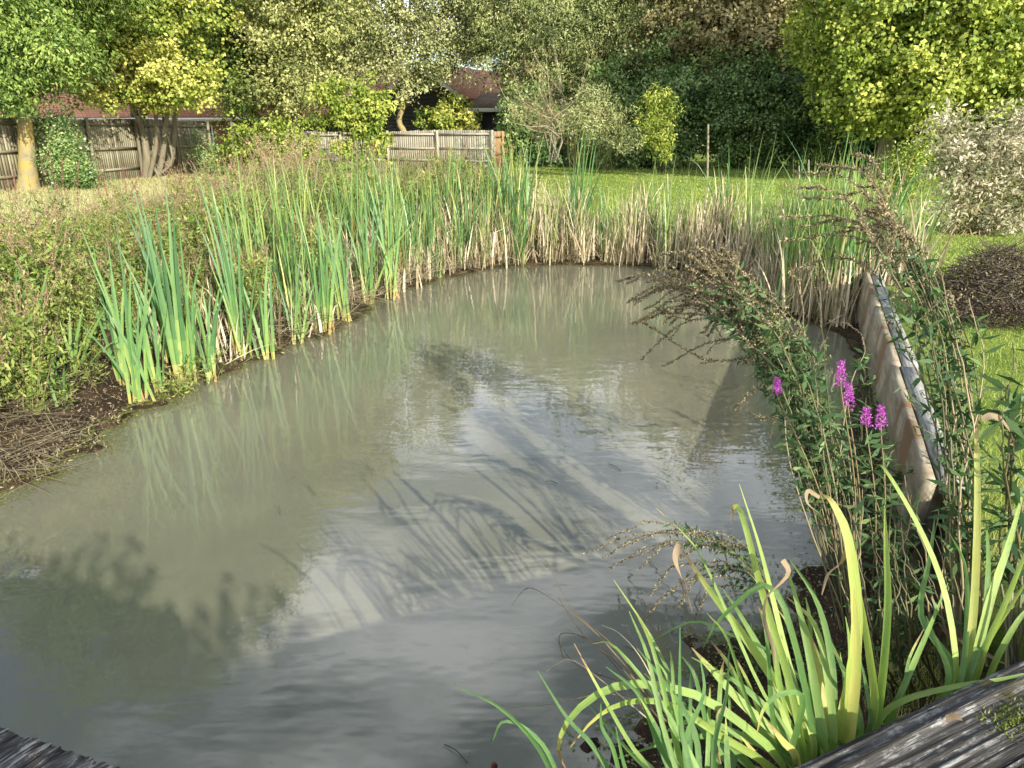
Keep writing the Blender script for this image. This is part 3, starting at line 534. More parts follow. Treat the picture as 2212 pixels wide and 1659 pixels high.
def tree(name, label, base, top, r0, blobs, lm, bm, Ln=.16, Wd=.1, cov=2.4, seed=1, flare=1.35, bend=(), nt_=6, cat='tree', trunktop=None, sides=12, **kw):
    base = np.array(base, float); top = np.array(top, float); t = thing(name, label, cat, base)
    mb = MB(); pts = spline([base-np.array([0, 0, .1])]+[np.array(q, float) for q in bend]+[top], 16); u = np.linspace(0, 1, 16)
    rr = r0*(1-.55*u); rr[:3] *= (flare, 1+(flare-1)*.45, 1+(flare-1)*.15); tube(mb, pts, rr, sides, .5, .035); mb.build('trunk', bm, t, True)
    rg = np.random.default_rng(seed); tips = []
    for bl in sorted(blobs, key=lambda q: -q[3])[:nt_]: tips.append(at(*bl[:3])+rg.normal(0, .3*bl[3], 3))
    mb = MB(); limbs(mb, top-(top-base)*.04, tips, r0*.42, seed); mb.build('limbs', bm, t, True)
    mb = MB(); crown(mb, blobs, Ln, Wd, cov, seed=seed, **kw); mb.build('crown', lm, t); return t
g = lambda px, py, z=.53: P(px, py, z)
# ash with the yellow lichen trunk, far left
b = g(62, 411); yb = b[1]
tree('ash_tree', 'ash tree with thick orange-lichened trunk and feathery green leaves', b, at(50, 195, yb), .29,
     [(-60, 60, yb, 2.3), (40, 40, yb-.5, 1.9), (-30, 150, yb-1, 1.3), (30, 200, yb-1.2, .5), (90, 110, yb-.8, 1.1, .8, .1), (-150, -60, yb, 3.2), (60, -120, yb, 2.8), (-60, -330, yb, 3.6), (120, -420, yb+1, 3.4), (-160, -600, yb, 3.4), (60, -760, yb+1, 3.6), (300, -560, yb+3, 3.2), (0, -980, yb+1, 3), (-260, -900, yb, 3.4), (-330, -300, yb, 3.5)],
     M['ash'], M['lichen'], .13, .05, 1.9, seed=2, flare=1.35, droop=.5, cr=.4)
# field maple, several stems
b = g(318, 386); yb = b[1]
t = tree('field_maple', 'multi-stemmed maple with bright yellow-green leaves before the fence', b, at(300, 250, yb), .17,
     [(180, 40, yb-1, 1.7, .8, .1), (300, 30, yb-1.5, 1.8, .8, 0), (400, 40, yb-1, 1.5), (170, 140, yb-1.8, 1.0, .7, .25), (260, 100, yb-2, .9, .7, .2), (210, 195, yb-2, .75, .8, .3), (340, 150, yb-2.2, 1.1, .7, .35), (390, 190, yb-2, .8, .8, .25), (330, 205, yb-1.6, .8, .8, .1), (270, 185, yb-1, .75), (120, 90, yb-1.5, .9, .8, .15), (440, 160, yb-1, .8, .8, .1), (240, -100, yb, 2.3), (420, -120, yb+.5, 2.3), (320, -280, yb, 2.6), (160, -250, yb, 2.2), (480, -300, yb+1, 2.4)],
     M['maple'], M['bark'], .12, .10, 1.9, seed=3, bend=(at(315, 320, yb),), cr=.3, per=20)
mb = MB()
for (x0, y0_, x1, y1_, x2, y2_, r_, dy) in [(340, 384, 352, 330, 362, 235, .12, .2), (322, 384, 338, 310, 335, 230, .09, -.2), (355, 386, 372, 330, 380, 240, .14, .8), (330, 386, 372, 345, 352, 250, .06, .3), (310, 385, 298, 300, 290, 225, .07, .1), (345, 385, 330, 340, 345, 200, .06, .1)]:
    p = [at(x0, y0_, yb+dy), at(x1, y1_, yb+dy), at(x2, y2_, yb+dy), at(x2+(x2-330)*.6, y2_-110, yb+dy)]; tube(mb, spline(p, 12), np.linspace(r_, r_*.55, 12), 8, .5, .04)
o = mb.build('stems', M['bark'], t, True)
# dark hawthorn behind
b = g(505, 366); yb = b[1]
tree('hawthorn', 'dark green hawthorn tree at the shaded end of the fence', b, at(500, 240, yb), .16,
     [(470, 110, yb, 1.8), (540, 160, yb, 1.6), (500, 40, yb, 2.2), (560, 60, yb+1, 2.0), (600, 130, yb+.5, 1.3), (430, 80, yb-.5, 1.6), (520, 225, yb, 1.2), (610, 190, yb+.5, 1.0, .9, .3), (560, -80, yb, 2.6), (450, -200, yb, 3), (600, -260, yb+2, 2.8)], M['haw'], M['bark'], .11, .08, 1.9, seed=4, cr=.35, tone=.08)
# olive tree, tall, with pale twigs
yb = 34.
tree('poplar_tree', 'tall olive-yellow tree right of the dark hawthorn, sky in its gaps', at(640, 350, yb), at(640, 160, yb), .2,
     [(600, 70, yb, 2.2, 1.2), (650, 20, yb, 2.2, 1.2), (680, 110, yb, 1.7, 1.2), (640, -150, yb, 3, 1.2), (590, 30, yb, 1.7), (640, 200, yb-1, 1.4, .9), (700, -60, yb+1, 2.2, 1.2), (660, -340, yb, 3.), (560, -420, yb, 3)], M['olive'], M['barkpale'], .15, .09, 1.5, seed=5, cr=.45, tone=.1)
tree('poplar_tree', 'slim pale poplar behind the red barn roof with sparse crown', at(712, 350, 58), at(712, 120, 58), .22,
     [(700, 60, 58, 3, 1.4), (720, 120, 58, 2.4, 1.2), (750, 0, 58, 3.4, 1.3), (780, 100, 58, 2.4), (690, -100, 58, 4, 1.3), (1010, 60, 60, 3, 1.3), (1040, 0, 60, 2.5, 1.2, 0, .5)], M['pale'], M['barkpale'], .24, .14, 1.5, seed=6, cr=.7)
# central tree with the bare bent lichen-spotted trunk
b = g(878, 352); yb = b[1]*.97; b = at(880, 352, yb)
tree('birch_like_tree', 'slender tree with pale bent trunk spotted orange, open crown over the barn', b, at(885, 80, yb), .19,
     [(800, 60, yb-.5, 2.2, .9), (900, 110, yb-1, 2.1), (835, 135, yb-1, 1.3, .8, .05), (960, 60, yb, 2.3), (760, 130, yb-.5, 1.7), (1010, 95, yb-.5, 1.2, .8, .1), (730, 60, yb, 1.9), (860, -30, yb, 2.6), (1010, 0, yb, 2.0), (960, -120, yb, 2.8), (760, -120, yb, 2.8), (880, -250, yb, 2.8), (720, 175, yb-.5, 1.0, .8, .15), (885, 165, yb-1, .6, .8, .1)],
     M['pale'], M['lichen'], .14, .09, 1.45, seed=7, bend=(at(874, 290, yb), at(862, 262, yb), at(874, 215, yb), at(884, 130, yb)), flare=1.3, cr=.42, per=22)
# willow with grey trunk
b = g(1215, 355); yb = b[1]
tree('willow_tree', 'large feathery olive willow with cracked grey trunk by the lawn', b, at(1205, 215, yb), .28,
     [(1120, 100, yb, 2.2, 1.1), (1200, 60, yb-.5, 2.5, 1.1), (1290, 90, yb, 2.4, 1.1), (1360, 50, yb, 2.2, 1.1), (1090, 20, yb, 1.9), (1320, 190, yb+.5, 1.6), (1250, 0, yb, 2.8), (1145, 190, yb+1, 1.1), (1230, 170, yb+.5, 1.5), (1380, 130, yb+.5, 1.8), (1150, -80, yb, 2.8), (1320, -60, yb, 2.6), (1360, 240, yb+1, 1.5), (1280, 260, yb+1, 1.2), (1160, 280, yb+1.5, 1.1), (1190, 330, yb+1.5, .9)],
     M['willow'], M['bark'], .17, .045, 1.7, seed=8, droop=.5, bend=(at(1222, 300, yb),), cr=.5, per=30, flare=1.4)
mb = MB()
for pts, r_ in (([(1235, 345), (1262, 270), (1275, 215), (1330, 150), (1405, 100)], .10), ([(1215, 300), (1212, 200), (1200, 120), (1180, 20)], .12), ([(1240, 300), (1300, 230), (1330, 150), (1360, 60)], .07), ([(1212, 200), (1160, 130), (1120, 40)], .06)): tube(mb, spline([at(x, y, yb-1.6) for x, y in pts], 14), np.linspace(r_, r_*.4, 14), 7, .5, .04)
mb.build('pale_limbs', M['barkpale'], bpy.data.objects['willow_tree'], True)
# pale dead branches in front of the willow
def twigbush(name, label, base, tips, r0, mat, cat='shrub', sub=9, seed=1, twl=.9):
    rg = np.random.default_rng(seed); t = thing(name, label, cat, base); mb = MB(); mt = MB()
    for tp in tips:
        fk = np.array(base)+np.array([rg.normal(0, .15), 0, .9+rg.random()*.5]); p = spline([np.array(base)+np.append(rg.normal(0, .16, 2), 0), fk, (fk+tp)/2+rg.normal(0, .3, 3), tp], 10); tube(mb, p, np.linspace(r0, r0*.2, 10), 5, .6)
        for k in range(sub):
            a = p[rg.integers(3, 10)]; e = a+nrm(rg.normal(size=3)*.8+nrm(np.array(tp)-base)*.7)*rg.uniform(.4, 1)*twl; q = spline([a, (a+e)/2+rg.normal(0, .08, 3), e], 6); tube(mt, q, np.linspace(r0*.25, r0*.08, 6), 3, rg.random())
            for j in range(3): a2 = q[rg.integers(2, 6)]; tube(mt, [a2, a2+nrm(rg.normal(size=3)+np.array([0, 0, .3]))*rg.uniform(.15, .45)*twl], [r0*.1, r0*.05], 3, rg.random())
    mb.build('branches', mat, t); mt.build('twigs', M['stem'], t); return t
bb = at(1195, 350, 29.5)
twigbush('dead_willow_branches', 'pale bare dead branches spreading in front of the willow trunk', bb, [at(x, y, 29+R.normal(0, .5)) for x, y in ((1080, 190), (1110, 160), (1140, 150), (1170, 175), (1100, 230), (1140, 210), (1265, 150), (1180, 120), (1090, 260), (1150, 240))], .028, M['barkpale'], sub=26, seed=3, twl=1.25)
# bronze tree, top right
tree('beech_tree', 'bronze-brown leaved tree rising above the dark hedge', at(1640, 352, 37), at(1620, 200, 37), .3,
     [(1560, 60, 36, 2.5), (1660, 70, 35.5, 2.5, .9, .1), (1600, 0, 36, 3), (1740, 40, 36.5, 2.6), (1480, 60, 38, 2.4), (1690, 140, 35, 1.7, .8, .05), (1600, 150, 35.5, 1.6), (1770, 110, 36.5, 1.5), (1540, 130, 36.5, 1.6, .9, -.1), (1430, 110, 38, 1.8), (1700, -120, 37, 3.6), (1520, -120, 37, 3.4), (1640, -260, 37, 3.6)], M['bronze'], M['bark'], .16, .12, 1.9, seed=9, cr=.5, tone=.1)
# large lime tree on the right
b = at(1905, 372, 25.)
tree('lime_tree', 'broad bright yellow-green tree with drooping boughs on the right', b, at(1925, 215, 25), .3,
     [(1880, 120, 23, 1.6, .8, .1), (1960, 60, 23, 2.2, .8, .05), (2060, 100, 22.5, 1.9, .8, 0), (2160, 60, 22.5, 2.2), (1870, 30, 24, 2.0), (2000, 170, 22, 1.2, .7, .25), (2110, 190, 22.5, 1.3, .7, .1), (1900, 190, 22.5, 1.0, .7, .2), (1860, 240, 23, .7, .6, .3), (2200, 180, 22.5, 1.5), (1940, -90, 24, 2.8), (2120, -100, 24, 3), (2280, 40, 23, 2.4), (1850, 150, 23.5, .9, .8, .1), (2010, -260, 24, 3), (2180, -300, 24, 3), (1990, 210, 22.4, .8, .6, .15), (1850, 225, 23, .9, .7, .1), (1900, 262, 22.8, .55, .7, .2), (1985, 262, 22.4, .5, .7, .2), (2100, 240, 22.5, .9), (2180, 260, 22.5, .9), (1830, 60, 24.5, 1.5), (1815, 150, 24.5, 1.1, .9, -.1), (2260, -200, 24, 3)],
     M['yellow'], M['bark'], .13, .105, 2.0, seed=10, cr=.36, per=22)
mb = MB()
for pts, r_ in (([(1930, 230), (2020, 215), (2110, 205), (2215, 200)], .07), ([(1930, 215), (2050, 160), (2130, 140), (2230, 90)], .06), ([(2210, 200), (2150, 235), (2080, 250)], .035)):
    tube(mb, spline([at(x, y, 22.8) for x, y in pts], 10), np.linspace(r_, r_*.4, 10), 6, .5)
# ivy hedge behind the lawn (dark mass), built in separate bushes
HG = 'dark evergreen bushes along the back of the lawn'
labs = ['glossy dark ivy bush left of the pale post', 'dark holly-like bush right of the pale post', 'deep green bush under the bronze tree', 'shaded dark bush behind the fern', 'black-green bush under the lime tree', 'low dark bush beside the lime trunk', 'dim evergreen behind the silver shrub', 'dark bush above the pond-side saplings', 'evergreen bush filling the gap right of the willow']
specs = [[(1450, 230, 33.5, 1.7), (1440, 310, 33, 1.3), (1500, 200, 34, 1.5)], [(1560, 250, 33.5, 1.8), (1590, 320, 33, 1.2), (1580, 190, 34, 1.6)], [(1670, 230, 33.5, 1.9), (1680, 310, 33, 1.3), (1640, 170, 34.5, 1.6)], [(1760, 250, 33, 1.6, 1, -.2), (1770, 320, 32.5, 1.2, 1, -.2), (1740, 180, 34, 1.8)], [(1870, 300, 30, 1.5, 1, -.15), (1830, 200, 31, 2, 1, -.3)], [(1960, 320, 28, 1.4, 1, -.1), (1950, 250, 29, 1.6, 1, -.25)], [(2080, 300, 27, 1.8, 1, -.2), (2180, 280, 27, 2, 1, -.2), (2120, 220, 28, 2, 1, -.3)], [(1390, 310, 34, 1.4, 1, .15), (1340, 330, 33.5, 1.1, 1, .15)], [(1420, 180, 36, 2, 1, .1), (1330, 250, 36, 2, 1, .1), (1150, 300, 36, 1.5, 1, 0.05), (1150, 240, 37, 1.4, 1, .05)]]
for q, (lb_, sp_) in enumerate(zip(labs, specs)):
    c = at(*sp_[0][:3]); t = thing('evergreen_bush', lb_, 'bush', (c[0], c[1], .5), HG); mb = MB(); crown(mb, sp_, .13, .10, 2.7, seed=20+q, cr=.4, tone=.06); mb.build('foliage', M['dark'], t)
    mb = MB(); limbs(mb, (c[0], c[1], .5), [at(*s_[:3]) for s_ in sp_], .07, q); mb.build('branches', M['bark'], t)
# far woods closing the view
rg = np.random.default_rng(5)
for q, (px, Y, r_, lab, m_) in enumerate([(-120, 52, 5, 'tall dull green tree beyond the house, far left edge', 'haw'), (120, 56, 5.5, 'big rounded tree rising behind the low red roof', 'olive'), (330, 58, 5.5, 'tall dark tree rising behind the maple crown', 'haw'), (500, 60, 4.2, 'dark distant tree behind the hawthorn', 'haw'), (1100, 66, 4, 'distant pale tree beside the barn wing roof', 'olive'), (1260, 62, 5, 'distant tree directly behind the willow', 'olive'), (1420, 60, 4.6, 'tall pale green tree between willow and bronze tree', 'pale'), (1560, 56, 5, 'distant dark tree behind the bronze crown', 'haw'), (1760, 54, 5.5, 'tall dark tree between bronze and lime trees', 'haw'), (1950, 50, 5.5, 'dark tree filling behind the lime tree', 'haw'), (2180, 48, 6, 'dark tree at the back right corner', 'haw'), (2420, 44, 6, 'dark tree beyond the right edge of the lawn', 'haw'), (-420, 44, 6, 'dark tree beyond the fence, outside left', 'haw')]):
    hpx = {4: 80, 5: 30, 6: -60}.get(q, -20); 
    bl = [(px, hpx, Y, r_*.8, 1.2, 0, .6), (px-60, 190, Y, r_*.6), (px+70, 200, Y+1, r_*.6), (px+40, 90, Y+1, r_*.7), (px-50, 100, Y, r_*.65), (px, 270, Y-1, r_*.5), (px+10, hpx-260, Y, r_*.85, 1.2, 0, .5)]
    if q == 4: bl = [(1110, 170, 66, 3, 1.2, 0, .7), (1060, 200, 66, 2, 1, 0, .7), (1140, 100, 66, 3, 1.1, 0, .5)]
    b = np.append(at(px, 300, Y)[:2], .5)
    tree('woodland_tree', lab, b, at(px, 130, Y), .3, bl, M[m_], M['bark'], .30, .2, 2.0, seed=40+q, cr=.8, per=24, nt_=3)
# climber-covered shrub, yellow-green bush, small trees on the lawn
def shrub(name, label, base, blobs, lm, Ln, Wd, cov=2.4, seed=1, nst=8, smat=None, cat='shrub', r0=.015, trunk=False, **kw):
    base = np.array(base, float); t = thing(name, label, cat, base); mb = MB(); rg = np.random.default_rng(seed)
    for k in range(nst):
        bl = blobs[rg.integers(len(blobs))]; tip = at(*bl[:3])+rg.normal(0, .5*bl[3], 3); b0 = base+np.append(rg.normal(0, .06 if trunk else .18, 2), 0)
        tube(mb, spline([b0, (b0+tip)/2+rg.normal(0, .08, 3)+np.array([0, 0, .1]), tip], 8), np.linspace(r0, r0*.3, 8), 5, rg.random())
    mb.build('stems', smat or M['stem'], t); mb = MB(); crown(mb, blobs, Ln, Wd, cov, seed=seed, **kw); mb.build('foliage', lm, t); return t
shrub('climber_shrub', 'upright leafy yellow-green climber in front of the sunlit fence', at(775, 352, 30), [(815, 230, 30, .75, 1.2, .15), (800, 270, 30, .8, 1, .1), (820, 310, 29.8, .6, 1.2, .1), (770, 250, 30, .8), (740, 230, 30.2, .8), (750, 300, 30, .7), (720, 200, 30.5, .6), (790, 190, 30.3, .6), (700, 260, 30.5, .5)], M['yellow'], .15, .08, 1.9, seed=60, droop=.8, cr=.25, tone=.02)
shrub('green_bush', 'dense green leafy bush at the fence end under the hawthorn', at(550, 365, 29), [(540, 310, 28.5, .9), (580, 330, 28, .7), (510, 330, 28.5, .6), (640, 330, 28.6, .7), (620, 290, 29, .8), (660, 320, 28.5, .5)], M['yellow'], .12, .09, 2.2, seed=61, tone=-.1)
shrub('golden_bush', 'sunlit yellow-green bush behind the fence below the black gable', at(960, 300, 42), [(975, 245, 41.5, 1.1, .9, .25), (945, 262, 41.5, .8, .9, 0), (1000, 262, 41.5, .8, .8, .3), (915, 262, 42, .5, .9, -.2), (972, 222, 42, .6, .9, -.15), (1010, 235, 42, .5, 1, .2)], M['maple'], .16, .12, 2.3, seed=62)
shrub('willow_sapling', 'young bare-stemmed sapling with thin pale leaves on the lawn', g(1247, 378), [(1250, 240, 25.5, .55, 1.2), (1275, 220, 25.5, .5, 1.2), (1235, 260, 25.4, .4), (1270, 270, 25.5, .4)], M['pale'], .13, .025, 1.0, seed=63, nst=14, trunk=True, r0=.02, cr=.3)
shrub('young_tree', 'small upright yellow-green young tree before the dark hedge', g(1428, 372), [(1420, 240, 27, .55, 1.5, .1), (1432, 280, 27, .62, 1.2, .05), (1425, 310, 27, .5, 1, 0), (1415, 210, 27, .35, 1.3, .1)], M['yellow'], .13, .04, 1.5, seed=64, nst=10, trunk=True, droop=.5, cr=.25)
shrub('grey_willow_bush', 'thin grey-leaved willow saplings standing in the reeds', g(1300, 372), [(1310, 230, 26, .5, 1.5), (1330, 260, 26, .5, 1.3), (1290, 280, 26, .5), (1345, 300, 26, .5)], M['pale'], .13, .03, .9, seed=65, nst=14)
shrub('fern_bush', 'bright fern-like bush in the shade at the back of the lawn', at(1790, 365, 30), [(1790, 330, 30, .7, 1, 0), (1800, 290, 30, .6, 1.2, 0), (1770, 345, 30, .5)], M['ash'], .16, .05, 1.7, seed=66, droop=.5)
shrub('ivy_clump', 'dark ivy climbing the fence beside the thick trunk', at(150, 392, 22), [(135, 300, 22.6, .55, 1.4, .1), (150, 350, 22.2, .6, 1, .1), (165, 385, 21.8, .5, .6, .1), (120, 270, 22.8, .4), (180, 380, 21.8, .4, .6, .1)], M['dark'], .07, .055, 2., seed=67, tone=.15)
shrub('ivy_clump', 'thin trailing ivy on the fence near the corner post', at(455, 372, 29), [(430, 300, 30, .5, 1.4), (455, 345, 29, .6), (440, 320, 29.6, .5)], M['dark'], .07, .055, .8, seed=68, tone=.2)
# variegated dogwood and its small companion on the right
b = g(2085, 508); yb = b[1]
shrub('variegated_shrub', 'large silvery white-variegated shrub on the lawn at the right', b, [(2110, 430, yb, .5, .8), (2050, 400, yb+.1, .42), (2180, 410, yb, .5), (2130, 340, yb+.2, .55), (2200, 450, yb-.1, .5), (2060, 460, yb-.1, .3, .6), (2180, 320, yb+.3, .5), (2230, 380, yb, .55), (2090, 350, yb+.2, .45), (2150, 470, yb-.2, .35, .6), (2030, 280, yb+.5, .28, 1), (2060, 255, yb+.5, .28, 1.), (2130, 290, yb+.4, .32), (2190, 260, yb+.5, .38), (2215, 300, yb+.4, .4)], M['silver'], .085, .03, .8, seed=70, nst=44, cr=.15, r0=.01, per=18, up=.1)
b = g(1958, 438); yb = b[1]
shrub('yellow_stemmed_dogwood', 'small bushy yellow-green shrub left of the silvery shrub', b, [(1955, 385, yb, .45), (1975, 345, yb, .45), (1940, 360, yb, .35), (1990, 320, yb, .3), (1960, 415, yb, .3), (2005, 345, yb+.2, .35)], M['yellow'], .08, .035, 1.6, seed=71, nst=16, cr=.2, r0=.008, per=18, tone=.0)
# heap of cut dark brush
b = g(2150, 700); t = thing('brush_heap', 'dark rounded heap of dead brushwood behind the plank wall', 'brush pile', b); mb = MB(); m2 = MB()
c0 = at(2150, 640, 5.9); n = 2600; d = rdir(n); d[:, 2] = np.abs(d[:, 2]); c = c0+d*np.array([.52, .45, .45])*(R.random((n, 1))**.3); c[:, 2] = .52+np.sqrt(np.clip(1-d[:, 0]**2*.8, 0, 1))*d[:, 2]*.62*R.random(n)**.3
ee = c+nrm(R.normal(size=(n, 3))+d*.4)*R.uniform(.08, .28, (n, 1))
V = np.stack([c, ee, ee+[0, .002, .006], c+[0, .002, .006]], 1); mb.add(V.reshape(-1, 3), np.arange(4*n).reshape(n, 4), R.random(n)*.6); tag(mb.build('twigs', M['twig'], t), kind='stuff')
n = 5200; d = rdir(n); d[:, 2] = np.abs(d[:, 2]); c = c0+d*np.array([.54, .46, .48])*(.85+.2*R.random((n, 1))); c[:, 2] = .5+d[:, 2]*.64*(.85+.2*R.random(n)); leaves(m2, c, rdir(n, .2), R.uniform(.015, .035, n), .012, R.random(n)*.55); tag(m2.build('dead_leaves', M['seedfg'], t), kind='stuff')


t = thing('added_shade_shrub', 'unseen leafy shrub added behind the viewer to shade the lower left water', 'shrub', (.3, -1.6, .6)); mb = MB(); q = []  # out-of-view shrub, added and sized so its shadow darkens the lower left water
for (x, y, z, r_) in ((-1.7, -1.5, 1.45, .6), (-1.0, -1.6, 1.6, .6), (-.3, -1.5, 1.55, .6), (.4, -1.6, 1.65, .55), (1.1, -1.7, 1.5, .55), (1.7, -1.8, 1.2, .45), (-.5, -1.6, 1.1, .75), (.6, -1.6, 1.1, .7), (-1.6, -1.5, 1.0, .6)):
    n = 2600; c = np.array([x, y, z]); d = rdir(n); q = c+d*r_*(R.random((n, 1))**.4)*(1+.2*np.sin(d[:, :1]*7)); leaves(mb, q, rdir(n), .07, .045, R.random(n)*.7)
mb.build('foliage', M['haw'], t); mb = MB(); limbs(mb, (.2, -1.6, .5), [(-1.2, -1.5, 1.5), (-.5, -1.6, 1.7), (.3, -1.5, 1.6), (1, -1.6, 1.4)], .03, 3); mb.build('stems', M['bark'], t)
# ------------------------------------------------------------- bank plants
def shore(px, py): return P(px, py, 0)
BANK = spline(np.array([np.append(P(x, y, 0)[:2], 0) for x, y in shore_px[1:22]]), 400)
seg = np.linalg.norm(np.diff(BANK, axis=0), axis=1); cum = np.append(0, np.cumsum(seg)); 
nb = np.stack([-np.gradient(BANK[:, 1]), np.gradient(BANK[:, 0])], -1); nb = nrm(nb)   # points left of travel = outwards (away from the pond)
def bank_at(px_t, out=0., rg=R):         # point of the shore nearest to a shore pixel column index t in [0,1]
    i = min(399, max(0, int(px_t*399))); return BANK[i, :2]+nb[i]*out
def gz(p): return float(ground_z(np.array([[p[0]]]), np.array([[p[1]]]))[0, 0])
def gzs(p): return ground_z(p[:, 0][None], p[:, 1][None])[0]
# --- big cattail clumps in front, each long blade its own part
def cattail(name, label, px, py, leaves_, zb=0.02, group='cattail clumps along the left bank'):
    b = P(px, py, zb)
    for _ in range(6): b = P(px, py, max(0, gz(b[:2])))
    t = thing(name, label, 'cattail', b, group)
    for (tx, ty, dy, w, v, bend) in leaves_:
        tip = at(tx, ty, b[1]+dy); b0 = b+np.array([R.normal(0, .04), R.normal(0, .04), -.05]); mid = b0+(tip-b0)*.5+np.array([(b0[0]-tip[0])*.06, 0, .06*np.linalg.norm(tip-b0)])*(1 if bend == 0 else 1.+bend)
        leafblade('leaf', t, [b0, mid, tip], w, v, M['reedblue'], 9)
    return t
def leafblade(name, parent, pts, w, v, mat, n=10, fold=.18, tipc=None, taper=2.4, twist=0., wob=0., face=None):
    c = spline(pts, n+1); T = nrm(np.gradient(c, axis=0)); view = nrm(np.array([0, 0, EYE])-c.mean(0)) if face is None else np.array(face, float)
    a0 = R.normal(0, .45); S0 = nrm(np.cross(T, view)); Nn = np.cross(S0, T); u = np.linspace(0, 1, n+1)
    an = (a0+twist*u)[:, None]; Sd = S0*np.cos(an)+Nn*np.sin(an); Nd = np.cross(Sd, T)
    ww = (w*.5*(.74 if mat is M['iris'] else 1.4)*(1-u**taper)*np.minimum(1, .72+u*1.4)+.0008)[:, None]
    if wob: ww = ww*(1+wob*R.normal(size=(n+1, 1)))
    V = np.stack([c-Sd*ww+Nd*ww*fold, c-Sd*ww*.08-Nd*ww*fold*.4, c+Sd*ww+Nd*ww*fold], 1).reshape(-1, 3); F = []
    for k in range(n): F += [[3*k, 3*k+1, 3*k+4, 3*k+3], [3*k+1, 3*k+2, 3*k+5, 3*k+4]]
    um = np.repeat((u[:-1]+u[1:])/2, 2); av = v+(.62-v)*np.clip(.35-um, 0, 1)*1.1*(1 if mat in (M['reedblue'],) else 0)
    if mat is M['reedblue']: av = v*.8+(.72-v*.8)*np.clip(1-um*2.4, 0, 1)+.35*np.clip(1-um*9, 0, 1)
    if tipc is not None: av = v+(tipc-v)*np.clip((um-.72)/.2, 0, 1)
    mb = MB(); mb.add(V, F, np.clip(av+R.normal(0, .03, len(F)), 0, 1)); o = mb.build(name, mat, parent, True)
    at_ = o.data.attributes.new('across', 'FLOAT_VECTOR', 'POINT'); sd = R.uniform(0, 50); at_.data.foreach_set('vector', np.column_stack([np.tile([-1., 0, 1.], n+1), np.repeat(u, 3)*.6+sd, np.full(3*n+3, sd)]).astype(np.float32).ravel()); return o
cattail('cattail_clump', 'leaning cattail fan whose orange foot stands at the water edge', 303, 880, [(170, 480, .1, .018, .35, 0), (190, 560, .1, .018, .3, 0), (232, 520, .1, .017, .4, 0), (250, 470, .2, .018, .3, 0), (282, 560, .1, .017, .4, 0), (340, 590, .1, .02, .45, 0), (210, 640, .0, .016, .35, 0), (300, 640, .1, .016, .4, 0), (165, 690, -.1, .015, .5, 0), (322, 520, .2, .016, .3, 0), (265, 600, 0, .016, .5, 0)])
cattail('cattail_clump', 'tallest blue-green cattail clump with yellow sheaths, left bank', 398, 822, [(285, 395, .1, .03, .1, 0), (262, 432, .2, .024, .15, 0), (300, 410, .0, .026, .2, 0), (330, 405, .1, .026, .12, 0), (355, 380, .2, .024, .2, 0), (362, 440, .1, .022, .3, 0), (372, 425, .0, .024, .1, 0), (318, 470, .1, .022, .3, 0), (385, 470, .1, .02, .4, 0), (345, 520, 0, .022, .35, 0), (300, 560, .1, .02, .3, 0), (410, 560, .1, .016, .45, 0), (250, 380, .4, .024, .35, .6), (430, 620, .1, .016, .4, 0), (440, 535, .1, .016, .35, 1.2)])
cattail('cattail_clump', 'narrow yellow-based cattail clump beside the tallest one', 362, 790, [(290, 480, .1, .022, .3, 0), (310, 520, .1, .022, .25, 0), (325, 450, .1, .022, .3, 0), (340, 560, .1, .02, .4, 0), (280, 590, .1, .018, .45, 0), (355, 600, .1, .018, .3, 0), (250, 520, .1, .018, .3, 0)])
cattail('cattail_clump', 'pale yellow-green cattail fan with bent yellow leaf tip', 235, 790, [(178, 560, .1, .02, .5, 0), (160, 555, .15, .018, .98, .6), (200, 520, .1, .02, .4, 0), (215, 590, .1, .02, .5, 0), (245, 600, .1, .02, .45, 0), (228, 560, .1, .02, .35, 0), (190, 640, 0, .018, .5, 0), (150, 640, .1, .016, .4, .4)])
cattail('cattail_clump', 'short spreading cattail tuft at the far left of the bank', 162, 840, [(105, 700, .1, .02, .5, 0), (128, 690, .1, .02, .55, 0), (150, 660, .1, .02, .5, 0), (180, 660, .1, .022, .6, 0), (205, 690, .1, .022, .65, 0), (85, 740, .1, .016, .35, 0), (270, 720, 0, .02, .75, .2), (215, 740, .0, .02, .6, 0), (60, 700, .2, .016, .3, 0), (230, 660, .1, .02, .55, 0)])
cattail('cattail_clump', 'small dark cattail shoots with drooping tips near the dry litter', 130, 880, [(20, 800, .0, .014, .2, 1.5), (100, 740, .1, .014, .2, 0), (118, 760, .1, .014, .2, 0), (75, 770, .1, .014, .3, .4), (140, 770, 0, .014, .25, 0)])
cattail('cattail_clump', 'tall straight green cattail clump left of the bent brown litter', 526, 778, [(420, 355, .2, .02, .25, 0), (440, 350, .1, .02, .35, 0), (455, 400, .2, .018, .3, 0), (480, 395, .2, .018, .35, 0), (415, 450, .1, .018, .3, 0), (470, 480, .1, .018, .45, 0), (500, 450, .1, .018, .3, 0), (515, 470, .1, .016, .4, 0), (530, 560, .1, .016, .35, 0), (558, 560, .0, .016, .3, 0), (450, 560, .0, .016, .5, 0), (570, 620, .0, .014, .4, .4), (490, 560, .1, .016, .45, 0), (425, 380, .3, .016, .6, 0)])
cattail('cattail_clump', 'low open cattail clump among orange dead sheaths', 640, 742, [(600, 640, .1, .016, .5, 0), (615, 610, .1, .016, .5, 0), (640, 590, .1, .016, .6, 0), (665, 560, .1, .016, .4, 0), (680, 610, .1, .016, .5, 0), (700, 650, .1, .014, .6, 0), (590, 580, .2, .014, .3, 0), (655, 500, .2, .014, .2, 0)])
